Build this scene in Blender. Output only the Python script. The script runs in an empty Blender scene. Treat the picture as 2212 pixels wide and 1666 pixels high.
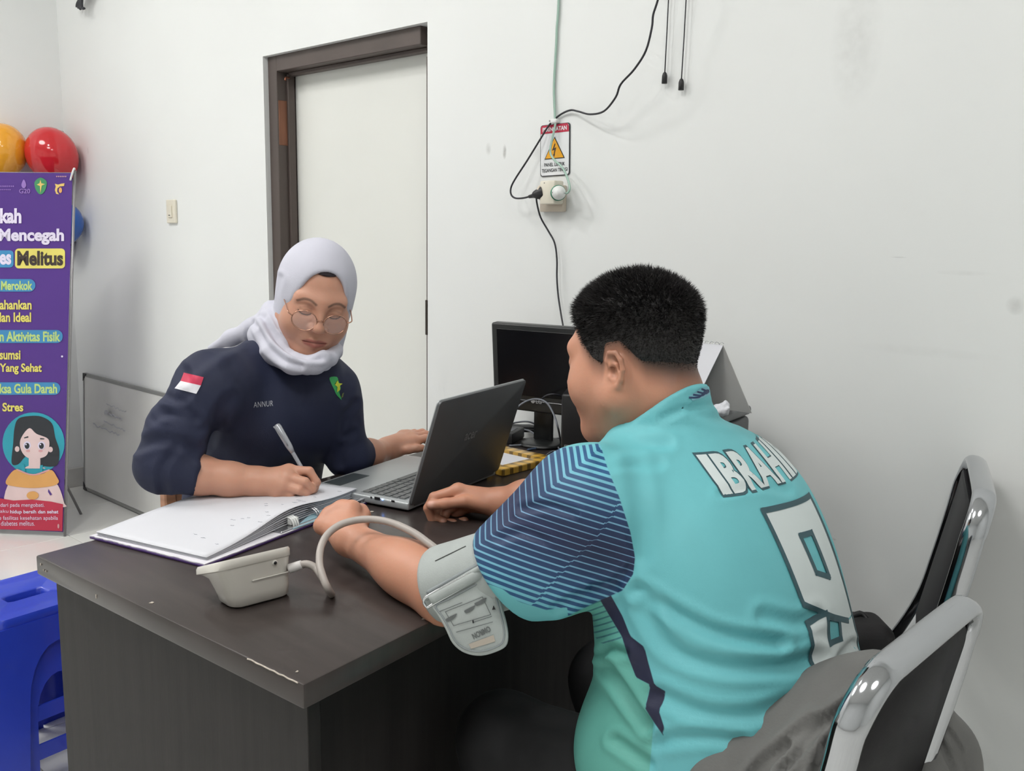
import bpy, bmesh, math, random
import numpy as np
from mathutils import Vector, Matrix
from mathutils.bvhtree import BVHTree

random.seed(7)
RNG = np.random.default_rng(7)
SC = bpy.context.scene
COL = SC.collection

# ------------------------------------------------------------------ camera
W, H = 2212.0, 1666.0
FPX = 2050.0
YAW, PITCH, ROLL = math.radians(133.0), math.radians(9.0), math.radians(0.8)
CP = np.array([0.0, 0.0, 1.32])
_fw = np.array([math.cos(YAW) * math.cos(PITCH), math.sin(YAW) * math.cos(PITCH), -math.sin(PITCH)])
_r0 = np.array([math.sin(YAW), -math.cos(YAW), 0.0])
_u0 = np.cross(_r0, _fw)
CR = _r0 * math.cos(ROLL) + _u0 * math.sin(ROLL)
CU = _u0 * math.cos(ROLL) - _r0 * math.sin(ROLL)
CF = _fw
cam_d = bpy.data.cameras.new('camera')
cam_d.sensor_width = 36.0
cam_d.lens = FPX * 36.0 / W
cam_d.clip_start = 0.02
cam = bpy.data.objects.new('camera', cam_d)
COL.objects.link(cam)
M = Matrix.Identity(4)
for i in range(3):
    M[i][0], M[i][1], M[i][2], M[i][3] = CR[i], CU[i], -CF[i], CP[i]
cam.matrix_world = M
SC.camera = cam

# ------------------------------------------------------------------ world, lights, exposure
world = bpy.data.worlds.new('world')
SC.world = world
world.use_nodes = True
world.node_tree.nodes['Background'].inputs[0].default_value = (0.9, 0.95, 1.0, 1)
world.node_tree.nodes['Background'].inputs[1].default_value = 0.3
SC.cycles.max_bounces = 6
SC.cycles.use_adaptive_sampling = True
SC.cycles.adaptive_threshold = 0.07
SC.cycles.adaptive_min_samples = 12
SC.cycles.use_denoising = True
SC.cycles.diffuse_bounces = 4
SC.cycles.glossy_bounces = 3
SC.cycles.transmission_bounces = 4
SC.cycles.transparent_max_bounces = 6
SC.cycles.caustics_reflective = False
SC.cycles.caustics_refractive = False
SC.view_settings.view_transform = 'Standard'
SC.view_settings.look = 'None'
SC.view_settings.gamma = 1.0
SC.view_settings.use_curve_mapping = False
SC.view_settings.exposure = -0.52
# lamps hang from the ceiling, all but the first added as unseen fill: (x, y, size, watts)
LAMPS = [(-2.55, 0.5, 0.25, 18.0), (-1.3, -0.3, 0.9, 43.0), (0.5, 0.1, 0.8, 29.0), (-3.8, -0.1, 1.2, 52.0)]
CEIL = 3.4

# ------------------------------------------------------------------ where a thing seen in the photo stands
def ray(x, y):
    return CF + CR * ((x - W / 2) / FPX) - CU * ((y - H / 2) / FPX)
def pd(x, y, d):
    return CP + ray(x, y) * d
def pz(x, y, z):
    q = ray(x, y); return CP + q * ((z - CP[2]) / q[2])
def py(x, y, Y):
    q = ray(x, y); return CP + q * ((Y - CP[1]) / q[1])
def depth(P):
    return float((np.asarray(P) - CP) @ CF)
def project(P):
    q = np.asarray(P, float) - CP
    z = q @ CF
    return np.stack([W / 2 + FPX * (q @ CR) / z, H / 2 - FPX * (q @ CU) / z], -1)

# ------------------------------------------------------------------ objects
def tag(o, label=None, cat=None, group=None, kind=None):
    if label: o['label'] = label
    if cat: o['category'] = cat
    if group: o['group'] = group
    if kind: o['kind'] = kind
    return o
def empty(name, loc=(0, 0, 0)):
    o = bpy.data.objects.new(name, None)
    o.empty_display_size = 0.05
    COL.objects.link(o)
    o.location = loc
    return o
def setparent(o, p):
    o.parent = p
    if p is not None:
        q = p; mw = Matrix.Identity(4)
        chain = []
        while q is not None:
            chain.append(q); q = q.parent
        for q in reversed(chain):
            mw = mw @ (q.matrix_parent_inverse if q.parent else Matrix.Identity(4)) @ Matrix.LocRotScale(q.location, q.rotation_euler, q.scale)
        o.matrix_parent_inverse = mw.inverted()
def obj(name, vf, mat, parent=None, smooth=False, local=False):
    me = bpy.data.meshes.new(name)
    v, f = vf
    me.from_pydata([tuple(map(float, p)) for p in v] if not isinstance(v, np.ndarray) else v.tolist(), [], f if not isinstance(f, np.ndarray) else f.tolist())
    me.update()
    if mat is not None: me.materials.append(mat)
    if smooth: me.polygons.foreach_set('use_smooth', [True] * len(me.polygons))
    o = bpy.data.objects.new(name, me)
    COL.objects.link(o)
    if parent is not None:
        if local: o.parent = parent
        else: setparent(o, parent)
    return o
def auto_smooth(o, deg=35):
    me = o.data
    me.polygons.foreach_set('use_smooth', [True] * len(me.polygons))
    bm = bmesh.new(); bm.from_mesh(me)
    for e in bm.edges:
        if len(e.link_faces) == 2 and e.calc_face_angle(0) > math.radians(deg): e.smooth = False
    bm.to_mesh(me); bm.free()
    return o
def join(*parts):
    V, F, n = [], [], 0
    for v, f in parts:
        V.extend([tuple(map(float, p)) for p in v])
        F.extend([tuple(int(i) + n for i in q) for q in f])
        n += len(v)
    return V, F
def xf(vf, R=None, t=(0, 0, 0), s=1.0):
    v = np.asarray(vf[0], float) * s
    if R is not None: v = v @ np.asarray(R, float).T
    return v + np.asarray(t, float), vf[1]
def rotz(a):
    c, s = math.cos(a), math.sin(a)
    return np.array([[c, -s, 0], [s, c, 0], [0, 0, 1.0]])
def frame(x, y, z):
    return np.stack([np.asarray(x, float), np.asarray(y, float), np.asarray(z, float)], 1)
def nrm(v):
    v = np.asarray(v, float); return v / np.linalg.norm(v)

# ------------------------------------------------------------------ shapes (vertices, faces)
def box(c, s, bev=0.0, seg=2):
    bm = bmesh.new()
    bmesh.ops.create_cube(bm, size=1.0)
    for v in bm.verts:
        v.co = Vector((v.co.x * s[0] + c[0], v.co.y * s[1] + c[1], v.co.z * s[2] + c[2]))
    if bev > 0:
        bmesh.ops.bevel(bm, geom=list(bm.edges), offset=bev, segments=seg, affect='EDGES', profile=0.5)
    bm.verts.index_update()
    out = [tuple(v.co) for v in bm.verts], [tuple(v.index for v in f.verts) for f in bm.faces]
    bm.free()
    return out
def bevel_vf(vf, bev, seg=2, deg=30):
    bm = bmesh.new()
    vs = [bm.verts.new(p) for p in vf[0]]
    for f in vf[1]: bm.faces.new([vs[i] for i in f])
    bm.normal_update()
    es = [e for e in bm.edges if len(e.link_faces) == 2 and e.calc_face_angle(0) > math.radians(deg)]
    bmesh.ops.bevel(bm, geom=es, offset=bev, segments=seg, affect='EDGES', profile=0.5)
    bmesh.ops.recalc_face_normals(bm, faces=bm.faces)
    bm.verts.index_update()
    out = [tuple(v.co) for v in bm.verts], [tuple(v.index for v in f.verts) for f in bm.faces]
    bm.free()
    return out
def prism(poly, z0, z1):
    n = len(poly)
    v = [(p[0], p[1], z0) for p in poly] + [(p[0], p[1], z1) for p in poly]
    f = [tuple(range(n))[::-1], tuple(range(n, 2 * n))]
    for i in range(n):
        j = (i + 1) % n
        f.append((i, j, n + j, n + i))
    return v, f
def rrect(w, h, r, n=5, cx=0.0, cy=0.0):
    out = []
    for sx, sy, a0 in ((1, 1, 0), (-1, 1, 90), (-1, -1, 180), (1, -1, 270)):
        for k in range(n + 1):
            a = math.radians(a0 + 90 * k / n)
            out.append((cx + sx * (w / 2 - r) + r * math.cos(a), cy + sy * (h / 2 - r) + r * math.sin(a)))
    return out
def rings(rs, cap=True, closed=False):
    n = len(rs[0]); V = [p for q in rs for p in q]; F = []
    m = len(rs)
    for i in range(m if closed else m - 1):
        a, b = i * n, ((i + 1) % m) * n
        for k in range(n):
            j = (k + 1) % n
            F.append((a + k, a + j, b + j, b + k))
    if cap and not closed:
        F.append(tuple(range(n))[::-1]); F.append(tuple(range((m - 1) * n, m * n)))
    return V, F
def catmull(pts, sub=6, closed=False):
    P = np.asarray(pts, float); n = len(P); out = []
    rng = range(n if closed else n - 1)
    for i in rng:
        if closed: a, b, c, d = P[(i - 1) % n], P[i], P[(i + 1) % n], P[(i + 2) % n]
        else: a, b, c, d = P[max(i - 1, 0)], P[i], P[i + 1], P[min(i + 2, n - 1)]
        for k in range(sub):
            t = k / sub
            out.append(0.5 * ((2 * b) + (-a + c) * t + (2 * a - 5 * b + 4 * c - d) * t * t + (-a + 3 * b - 3 * c + d) * t ** 3))
    if not closed: out.append(P[-1])
    return np.array(out)
def tube(pts, r, seg=8, sub=6, closed=False, ell=None, up=None):
    """tube along points; r a number or a list per point; ell=(a,b) scales the section along the frame axes"""
    pts = np.asarray(pts, float)
    rad = np.full(len(pts), r, float) if np.isscalar(r) else np.asarray(r, float)
    if sub > 1:
        C = catmull(np.concatenate([pts, rad[:, None]], 1), sub, closed)
        pts, rad = C[:, :3], C[:, 3]
    n = len(pts)
    T = np.zeros_like(pts)
    for i in range(n):
        if closed: T[i] = pts[(i + 1) % n] - pts[i - 1]
        else: T[i] = pts[min(i + 1, n - 1)] - pts[max(i - 1, 0)]
        T[i] /= max(np.linalg.norm(T[i]), 1e-9)
    N = np.asarray(up, float) if up is not None else (np.array([0, 0, 1.0]) if abs(T[0][2]) < 0.9 else np.array([1.0, 0, 0]))
    N = N - T[0] * (N @ T[0]); N /= np.linalg.norm(N)
    rs = []
    for i in range(n):
        N = N - T[i] * (N @ T[i]); N /= max(np.linalg.norm(N), 1e-9)
        B = np.cross(T[i], N)
        a, b = ell if ell else (1, 1)
        rs.append([tuple(pts[i] + rad[i] * (a * math.cos(q) * N + b * math.sin(q) * B)) for q in [2 * math.pi * k / seg for k in range(seg)]])
    return rings(rs, cap=not closed, closed=closed)
def lathe(prof, seg=24, axis='z'):
    rs = []
    for r, z in prof:
        rs.append([(r * math.cos(2 * math.pi * k / seg), r * math.sin(2 * math.pi * k / seg), z) for k in range(seg)])
    return rings(rs, cap=True)
def grid(fn, nu, nv):
    V = [tuple(fn(i / nu, j / nv)) for j in range(nv + 1) for i in range(nu + 1)]
    F = [(j * (nu + 1) + i, j * (nu + 1) + i + 1, (j + 1) * (nu + 1) + i + 1, (j + 1) * (nu + 1) + i) for j in range(nv) for i in range(nu)]
    return V, F
def thick_grid(fn, nu, nv, t):
    """closed slab between fn(u,v) and fn(u,v) lowered by t"""
    V, F = grid(fn, nu, nv)
    n = len(V)
    V2 = V + [(x, y, z - t) for x, y, z in V]
    F2 = list(F) + [tuple(i + n for i in q[::-1]) for q in F]
    idx = lambda i, j: j * (nu + 1) + i
    rim = [idx(i, 0) for i in range(nu)] + [idx(nu, j) for j in range(nv)] + [idx(i, nv) for i in range(nu, 0, -1)] + [idx(0, j) for j in range(nv, 0, -1)]
    for a, b in zip(rim, rim[1:] + rim[:1]): F2.append((b, a, a + n, b + n))
    return V2, F2

# ------------------------------------------------------------------ implicit surfaces for bodies and cloth
def ell(P, c, r, R=None):
    q = P - np.asarray(c, np.float32)
    if R is not None: q = q @ np.asarray(R, np.float32)
    r = np.asarray(r, np.float32)
    k0 = np.sqrt(((q / r) ** 2).sum(1)); k1 = np.sqrt(((q / (r * r)) ** 2).sum(1))
    return np.where(k1 > 1e-6, k0 * (k0 - 1) / np.maximum(k1, 1e-6), -r.min())
def cap(P, a, b, ra, rb=None):
    a = np.asarray(a, np.float32); b = np.asarray(b, np.float32)
    rb = ra if rb is None else rb
    ab = b - a
    t = np.clip(((P - a) @ ab) / max(float(ab @ ab), 1e-12), 0, 1)
    return np.sqrt(((P - a - t[:, None] * ab) ** 2).sum(1)) - (ra + (rb - ra) * t)
def smin(a, b, k):
    if k <= 0: return np.minimum(a, b)
    h = np.maximum(k - np.abs(a - b), 0) / k
    return np.minimum(a, b) - h * h * k * 0.25
def smax(a, b, k): return -smin(-a, -b, k)
def chain(P, pts, rad, k=0.0):
    d = None
    for i in range(len(pts) - 1):
        e = cap(P, pts[i], pts[i + 1], rad[i] if not np.isscalar(rad) else rad, rad[i + 1] if not np.isscalar(rad) else rad)
        d = e if d is None else smin(d, e, k)
    return d
def mesh_sdf(fn, lo, hi, h):
    lo = np.asarray(lo, float); hi = np.asarray(hi, float)
    B = 8
    nb = np.maximum(np.ceil((hi - lo) / (h * B)).astype(int), 1)
    n = nb * B
    g = [np.arange(nb[i]) * B * h + lo[i] + (B - 1) * h / 2 for i in range(3)]
    C = np.stack(np.meshgrid(*g, indexing='ij'), -1).reshape(-1, 3).astype(np.float32)
    dc = fn(C)
    act = np.abs(dc) < B * h * 0.95 + 0.012
    vals = np.repeat(np.repeat(np.repeat(dc.reshape(nb), B, 0), B, 1), B, 2).astype(np.float32)
    bi = np.stack(np.unravel_index(np.nonzero(act)[0], nb), 1)
    off = np.stack(np.meshgrid(*[np.arange(B)] * 3, indexing='ij'), -1).reshape(-1, 3)
    for s in range(0, len(bi), 400):
        I = (bi[s:s + 400, None, :] * B + off[None]).reshape(-1, 3)
        vals[I[:, 0], I[:, 1], I[:, 2]] = fn((I * h + lo).astype(np.float32))
    # surface nets
    s = vals < 0
    cnt = np.zeros(tuple(n - 1), np.int8)
    for dx in (0, 1):
        for dy in (0, 1):
            for dz in (0, 1):
                cnt += s[dx:n[0] - 1 + dx, dy:n[1] - 1 + dy, dz:n[2] - 1 + dz]
    cells = np.stack(np.nonzero((cnt > 0) & (cnt < 8)), 1)
    idx = -np.ones(tuple(n - 1), np.int32)
    idx[cells[:, 0], cells[:, 1], cells[:, 2]] = np.arange(len(cells))
    corner = np.array([(a, b, c) for a in (0, 1) for b in (0, 1) for c in (0, 1)])
    cv = np.stack([vals[cells[:, 0] + a, cells[:, 1] + b, cells[:, 2] + c] for a, b, c in corner], 1)
    acc = np.zeros((len(cells), 3)); num = np.zeros(len(cells))
    for i in range(8):
        for j in range(i + 1, 8):
            if np.abs(corner[i] - corner[j]).sum() == 1:
                m = (cv[:, i] < 0) != (cv[:, j] < 0)
                t = cv[m, i] / (cv[m, i] - cv[m, j])
                acc[m] += corner[i] + t[:, None] * (corner[j] - corner[i]); num[m] += 1
    V = (cells + acc / num[:, None]) * h + lo
    F = []
    for ax in range(3):
        a1, a2 = (ax + 1) % 3, (ax + 2) % 3
        sl0 = [slice(1, n[k] - 1) for k in range(3)]; sl1 = list(sl0)
        sl0[ax] = slice(0, n[ax] - 1); sl1[ax] = slice(1, n[ax])
        A, Bq = s[tuple(sl0)], s[tuple(sl1)]
        e = np.stack(np.nonzero(A != Bq), 1)
        flip = A[e[:, 0], e[:, 1], e[:, 2]]
        p = e.copy()
        for k in range(3):
            if k != ax: p[:, k] += 1
        q = []
        for o1, o2 in ((-1, -1), (0, -1), (0, 0), (-1, 0)):
            c = p.copy(); c[:, a1] += o1; c[:, a2] += o2
            q.append(idx[c[:, 0], c[:, 1], c[:, 2]])
        q = np.stack(q, 1)
        q[~flip] = q[~flip][:, ::-1]
        F.append(q)
    F = np.concatenate(F)
    return V, F[(F >= 0).all(1)]
def vnormals(V, F):
    N = np.zeros_like(V)
    fn = np.cross(V[F[:, 2]] - V[F[:, 0]], V[F[:, 3]] - V[F[:, 1]])
    for k in range(4): np.add.at(N, F[:, k], fn)
    return N / np.maximum(np.linalg.norm(N, axis=1), 1e-12)[:, None]
def seg_dist2d(p, poly, closed=False):
    P = np.asarray(poly, float); n = len(P)
    d = np.full(len(p), 1e9)
    for i in range(n if closed else n - 1):
        a, b = P[i], P[(i + 1) % n]; ab = b - a
        t = np.clip(((p - a) @ ab) / max(ab @ ab, 1e-12), 0, 1)
        d = np.minimum(d, np.linalg.norm(p - a - t[:, None] * ab, axis=1))
    return d
def poly_sd(p, poly):
    """signed distance, positive inside"""
    P = np.asarray(poly, float); n = len(P)
    ins = np.zeros(len(p), bool)
    for i in range(n):
        a, b = P[i], P[(i + 1) % n]
        c = (a[1] > p[:, 1]) != (b[1] > p[:, 1])
        x = a[0] + (p[:, 1] - a[1]) / (b[1] - a[1] + 1e-12) * (b[0] - a[0])
        ins ^= c & (p[:, 0] < x)
    d = seg_dist2d(p, P, True)
    return np.where(ins, d, -d)
def fold(V, F, creases, near=None):
    """press folds into cloth: (line, half width, depth) with the line traced where the fold runs"""
    N = vnormals(V, F); p = project(V)
    to = CP - V; to /= np.linalg.norm(to, axis=1)[:, None]
    vis = np.clip((N * to).sum(1) * 3 + 0.3, 0, 1)
    D = np.zeros(len(V))
    for line, w, dep in creases:
        line = catmull(line, 6) if len(line) > 2 else np.asarray(line, float)
        q = seg_dist2d(p, line) / w
        D += dep * (np.exp(-q * q) - 0.55 * np.exp(-((q - 1.9) / 0.8) ** 2))
    return V - N * (D * vis)[:, None], F
def attr(o, name, vals):
    a = o.data.attributes.new(name, 'FLOAT', 'POINT')
    a.data.foreach_set('value', np.asarray(vals, np.float32))
def bvh(o):
    me = o.data
    return BVHTree.FromPolygons([v.co.copy() for v in me.vertices], [tuple(p.vertices) for p in me.polygons])

# ------------------------------------------------------------------ materials
def lin(c):
    return tuple((x / 12.92 if x <= 0.04045 else ((x + 0.055) / 1.055) ** 2.4) for x in [v / 255.0 for v in c])
def mat(name, rgb, rough=0.5, metal=0.0, var=0.06, scale=8.0, bump=0.0, bscale=60.0, coat=0.0, sub=0.0, spec=None, trans=0.0, stretch=None, emit=None, ior=None, alpha=None):
    m = bpy.data.materials.new(name); m.use_nodes = True
    nt = m.node_tree; b = nt.nodes['Principled BSDF']
    c = lin(rgb)
    tc = nt.nodes.new('ShaderNodeTexCoord'); mp = nt.nodes.new('ShaderNodeMapping')
    nt.links.new(tc.outputs['Object'], mp.inputs['Vector'])
    if stretch: mp.inputs['Scale'].default_value = stretch
    no = nt.nodes.new('ShaderNodeTexNoise'); no.inputs['Scale'].default_value = scale; no.inputs['Detail'].default_value = 2.5
    nt.links.new(mp.outputs[0], no.inputs['Vector'])
    rp = nt.nodes.new('ShaderNodeValToRGB')
    lo = tuple(max(0, x * (1 - var)) for x in c); hi = tuple(min(1, x * (1 + var)) for x in c)
    rp.color_ramp.elements[0].position = 0.3; rp.color_ramp.elements[1].position = 0.7
    rp.color_ramp.elements[0].color = lo + (1,); rp.color_ramp.elements[1].color = hi + (1,)
    nt.links.new(no.outputs['Fac'], rp.inputs['Fac'])
    nt.links.new(rp.outputs['Color'], b.inputs['Base Color'])
    b.inputs['Roughness'].default_value = rough
    b.inputs['Metallic'].default_value = metal
    if coat: b.inputs['Coat Weight'].default_value = coat
    if spec is not None: b.inputs['Specular IOR Level'].default_value = spec
    if trans: b.inputs['Transmission Weight'].default_value = trans
    if ior: b.inputs['IOR'].default_value = ior
    if alpha is not None: b.inputs['Alpha'].default_value = alpha
    if sub:
        b.inputs['Subsurface Weight'].default_value = sub
        b.inputs['Subsurface Radius'].default_value = (0.012, 0.005, 0.003)
        b.inputs['Subsurface Scale'].default_value = 0.6
    if emit:
        b.inputs['Emission Color'].default_value = lin(emit[0]) + (1,)
        b.inputs['Emission Strength'].default_value = emit[1]
    if bump:
        n2 = nt.nodes.new('ShaderNodeTexNoise'); n2.inputs['Scale'].default_value = bscale; n2.inputs['Detail'].default_value = 3
        nt.links.new(mp.outputs[0], n2.inputs['Vector'])
        bp = nt.nodes.new('ShaderNodeBump'); bp.inputs['Strength'].default_value = bump; bp.inputs['Distance'].default_value = 0.004
        nt.links.new(n2.outputs['Fac'], bp.inputs['Height']); nt.links.new(bp.outputs[0], b.inputs['Normal'])
    return m
class Nodes:
    """small helper for materials that need more than a noise"""
    def __init__(s, m): s.nt = m.node_tree; s.b = s.nt.nodes['Principled BSDF']
    def at(s, n):
        a = s.nt.nodes.new('ShaderNodeAttribute'); a.attribute_name = n; return a.outputs['Fac']
    def m(s, op, a, b=None, c=None, clamp=False):
        n = s.nt.nodes.new('ShaderNodeMath'); n.operation = op; n.use_clamp = clamp
        for i, x in enumerate((a, b, c)):
            if x is None: continue
            if isinstance(x, (int, float)): n.inputs[i].default_value = x
            else: s.nt.links.new(x, n.inputs[i])
        return n.outputs[0]
    def step(s, x, e, w=0.0006):   # 0..1 across e
        return s.m('MULTIPLY_ADD', s.m('SUBTRACT', x, e), 0.5 / w, 0.5, clamp=True)
    def mix(s, f, a, b):
        n = s.nt.nodes.new('ShaderNodeMix'); n.data_type = 'RGBA'
        for sock, x in ((n.inputs[0], f), (n.inputs[6], a), (n.inputs[7], b)):
            if isinstance(x, (int, float)): sock.default_value = x
            elif isinstance(x, tuple): sock.default_value = x + (1,) if len(x) == 3 else x
            else: s.nt.links.new(x, sock)
        return n.outputs[2]
    def base(s):
        return s.b.inputs['Base Color'].links[0].from_socket
    def setbase(s, c): s.nt.links.new(c, s.b.inputs['Base Color'])

WALL = mat('wall_paint', (232, 234, 233), 0.55, var=0.025, scale=1.3)
WALLB = mat('scuffed_wall_paint', (232, 234, 233), 0.55, var=0.025, scale=1.3, bump=0.06, bscale=9)

# marks and smears that have dirtied the wall paint: (photo x, y, half width m, half height m, strength)
def wall_marks(m, marks):
    q = Nodes(m); nt = q.nt
    geo = nt.nodes.new('ShaderNodeNewGeometry'); sp = nt.nodes.new('ShaderNodeSeparateXYZ')
    nt.links.new(geo.outputs['Position'], sp.inputs[0])
    no = nt.nodes.new('ShaderNodeTexNoise'); no.inputs['Scale'].default_value = 30; no.inputs['Detail'].default_value = 3
    nt.links.new(geo.outputs['Position'], no.inputs['Vector'])
    tot = None
    for x, y, hw, hh, s in marks:
        P = py(x, y, 2.0)
        a = q.m('POWER', q.m('DIVIDE', q.m('SUBTRACT', sp.outputs[0], float(P[0])), hw), 2.0)
        b = q.m('POWER', q.m('DIVIDE', q.m('SUBTRACT', sp.outputs[2], float(P[2])), hh), 2.0)
        g = q.m('SUBTRACT', 1.0, q.m('ADD', a, b), clamp=True)
        g = q.m('MULTIPLY', g, s)
        tot = g if tot is None else q.m('ADD', tot, g)
    f = q.m('MULTIPLY', tot, q.m('MULTIPLY_ADD', no.outputs['Fac'], 2.2, -0.5, clamp=True), clamp=True)
    q.setbase(q.mix(f, q.base(), lin((120, 118, 112))))
wall_marks(WALLB, [(1850, 90, 0.06, 0.14, 0.16), (1090, 328, 0.008, 0.022, 0.9), (1055, 322, 0.012, 0.02, 0.35), (185, 18, 0.09, 0.05, 0.3), (2195, 660, 0.02, 0.02, 0.3), (1940, 556, 0.02, 0.0015, 0.3), (2080, 590, 0.06, 0.006, 0.10), (1800, 1165, 0.008, 0.003, 0.8), (2000, 760, 0.16, 0.012, 0.06), (1160, 330, 0.02, 0.02, 0.15), (190, 325, 0.004, 0.02, 0.5)])

# ================================================================== the room
LX, WY, RX, FY = -4.91, 2.0, 2.2, -2.8
DX0, DX1, DZ = -3.128, -2.233, 1.95
def struct(name, vf, m):
    return tag(obj(name, vf, m), kind='structure')
FLOORM = mat('tile_joint', (176, 174, 168), 0.8)
floor = struct('floor', box(((LX + RX) / 2, (WY + FY) / 2, -0.055), (RX - LX + 0.4, WY - FY + 0.4, 0.1)), FLOORM)
TILE = mat('floor_tile_glaze', (234, 234, 230), 0.22, var=0.03, scale=3.0, coat=0.3)
ts = 0.4
tile0 = None
ny = int((WY - FY) / ts)
for j in range(ny):
    for i in range(int((RX - LX) / ts) + 1):
        cx, cy = LX + ts * (i + 0.5), WY - ts * (j + 0.5)
        if cx > RX: continue
        if tile0 is None:
            tile0 = obj('floor_tile', box((0, 0, -0.0045), (ts - 0.003, ts - 0.003, 0.009), 0.0012, 1), TILE)
            o = tile0
        else:
            o = tile0.copy(); COL.objects.link(o)
        o.location = (cx, cy, 0.0)
        o.parent = floor
struct('ceiling', box(((LX + RX) / 2, (WY + FY) / 2, CEIL + 0.05), (RX - LX + 0.4, WY - FY + 0.4, 0.1)), mat('ceiling_paint', (240, 240, 238), 0.7))
T = 0.16
struct('wall_back', join(box(((LX + DX0) / 2 - 0.1, WY + T / 2, CEIL / 2), (DX0 - LX + 0.2, T, CEIL)),
                         box(((DX1 + RX) / 2 + 0.1, WY + T / 2, CEIL / 2), (RX - DX1 + 0.2, T, CEIL)),
                         box(((DX0 + DX1) / 2, WY + T / 2, (CEIL + DZ) / 2), (DX1 - DX0, T, CEIL - DZ))), WALLB)
struct('wall_left', box((LX - 0.08, (WY + FY) / 2, CEIL / 2), (0.16, WY - FY, CEIL)), WALL)
struct('wall_right', box((RX + 0.08, (WY + FY) / 2, CEIL / 2), (0.16, WY - FY, CEIL)), WALL)
struct('wall_front', box(((LX + RX) / 2, FY - 0.08, CEIL / 2), (RX - LX + 0.32, 0.16, CEIL)), WALL)
BASEM = mat('skirting_tile', (205, 204, 200), 0.35)
struct('baseboard_left', box((LX + 0.005, (WY + FY) / 2, 0.05), (0.01, WY - FY, 0.1), 0.002, 1), BASEM)

# door
BROWN = mat('dark_brown_door_paint', (84, 74, 70), 0.5, var=0.12, scale=5, stretch=(1, 1, 0.3), bump=0.1, bscale=25)
LEAF = mat('door_leaf_paint', (226, 227, 222), 0.45, var=0.02, scale=2)
door = empty('door_1', ((DX0 + DX1) / 2, WY + 0.08, 0)); tag(door, kind='structure')
FW_ = 0.055
obj('frame_jamb', box((DX0 + FW_ / 2, WY + 0.085, DZ / 2), (FW_, 0.13, DZ), 0.002, 1), BROWN, door)
obj('frame_jamb', box((DX1 - FW_ / 2 - 0.002, WY + 0.105, DZ / 2), (FW_, 0.09, DZ), 0.002, 1), BROWN, door)
obj('shadow_gap_strip', box((DX1 - 0.003, WY + 0.004, DZ / 2 - 0.05), (0.005, 0.006, DZ - 0.1)), BROWN, door)  # dark strip standing in for the shadow gap beside the leaf
obj('frame_head', box(((DX0 + DX1) / 2, WY + 0.085, DZ - FW_ / 2), (DX1 - DX0 - 2 * FW_, 0.13, FW_), 0.002, 1), BROWN, door)
obj('door_stop', box((DX0 + FW_ + 0.006, WY + 0.075, DZ / 2 - 0.03), (0.012, 0.03, DZ - 0.06), 0.002, 1), BROWN, door)
obj('door_stop', box(((DX0 + DX1) / 2, WY + 0.075, DZ - FW_ - 0.006), (DX1 - DX0 - 2 * FW_ - 0.03, 0.03, 0.012), 0.002, 1), BROWN, door)
obj('door_leaf', box(((DX0 + DX1) / 2, WY + 0.115, (DZ - FW_) / 2), (DX1 - DX0 - 2 * FW_ - 0.006, 0.036, DZ - FW_ - 0.012), 0.002, 1), LEAF, door)
tag(obj('wood_patch', box((DX0 + FW_ - 0.004, WY + 0.045, 1.715), (0.012, 0.04, 0.16), 0.002, 1), mat('bare_wood', (128, 84, 62), 0.6, var=0.2, scale=30, stretch=(1, 1, 0.2)), door), 'bare reddish wood patch on the dark door frame')
obj('strike_plate', box((DX1 - 0.004, WY + 0.004, 1.06), (0.01, 0.012, 0.11), 0.001, 1), mat('dark_metal_strike', (60, 52, 46), 0.5, 0.6), door)
obj('hook', tube([(DX0 + 0.075, WY + 0.06, 1.875), (DX0 + 0.085, WY + 0.04, 1.872), (DX0 + 0.088, WY + 0.035, 1.862)], 0.004), mat('copper_hook', (140, 90, 70), 0.35, 0.8), door, True)

# ceiling key lamp and added fill lamps (above the picture)
LAMPM = mat('lamp_diffuser', (255, 252, 245), 0.4, emit=((255, 250, 240), 3.0))
LAMPB = mat('lamp_rim', (235, 235, 235), 0.4)
for k, (x, y, s, w) in enumerate(LAMPS):
    t = empty('ceiling_key_fill_light', (x, y, CEIL))
    tag(t, ['small round ceiling lamp nearest the door', 'large round fill lamp added in the middle of the room', 'round fill lamp added towards the right wall', 'round fill lamp added towards the left wall'][k], 'lamp', 'round ceiling lamps')
    obj('rim', xf(lathe([(s / 2 + 0.03, 0.0), (s / 2 + 0.03, -0.04), (s / 2 + 0.012, -0.05), (s / 2 + 0.01, -0.02)], 32), t=(x, y, CEIL - 0.001)), LAMPB, t, True)
    obj('diffuser', xf(lathe([(s / 2 + 0.008, -0.021), (s / 2 + 0.005, -0.045), (s / 2 - 0.03, -0.053), (0.01, -0.055)], 32), t=(x, y, CEIL)), LAMPM, t, True)
    ld = bpy.data.lights.new('lamp_light', 'AREA'); ld.shape = 'DISK'; ld.size = s; ld.energy = w; ld.color = (1.0, 0.99, 0.978)
    lo = bpy.data.objects.new('lamp_light', ld); COL.objects.link(lo); lo.location = (x, y, CEIL - 0.065); setparent(lo, t)

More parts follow.
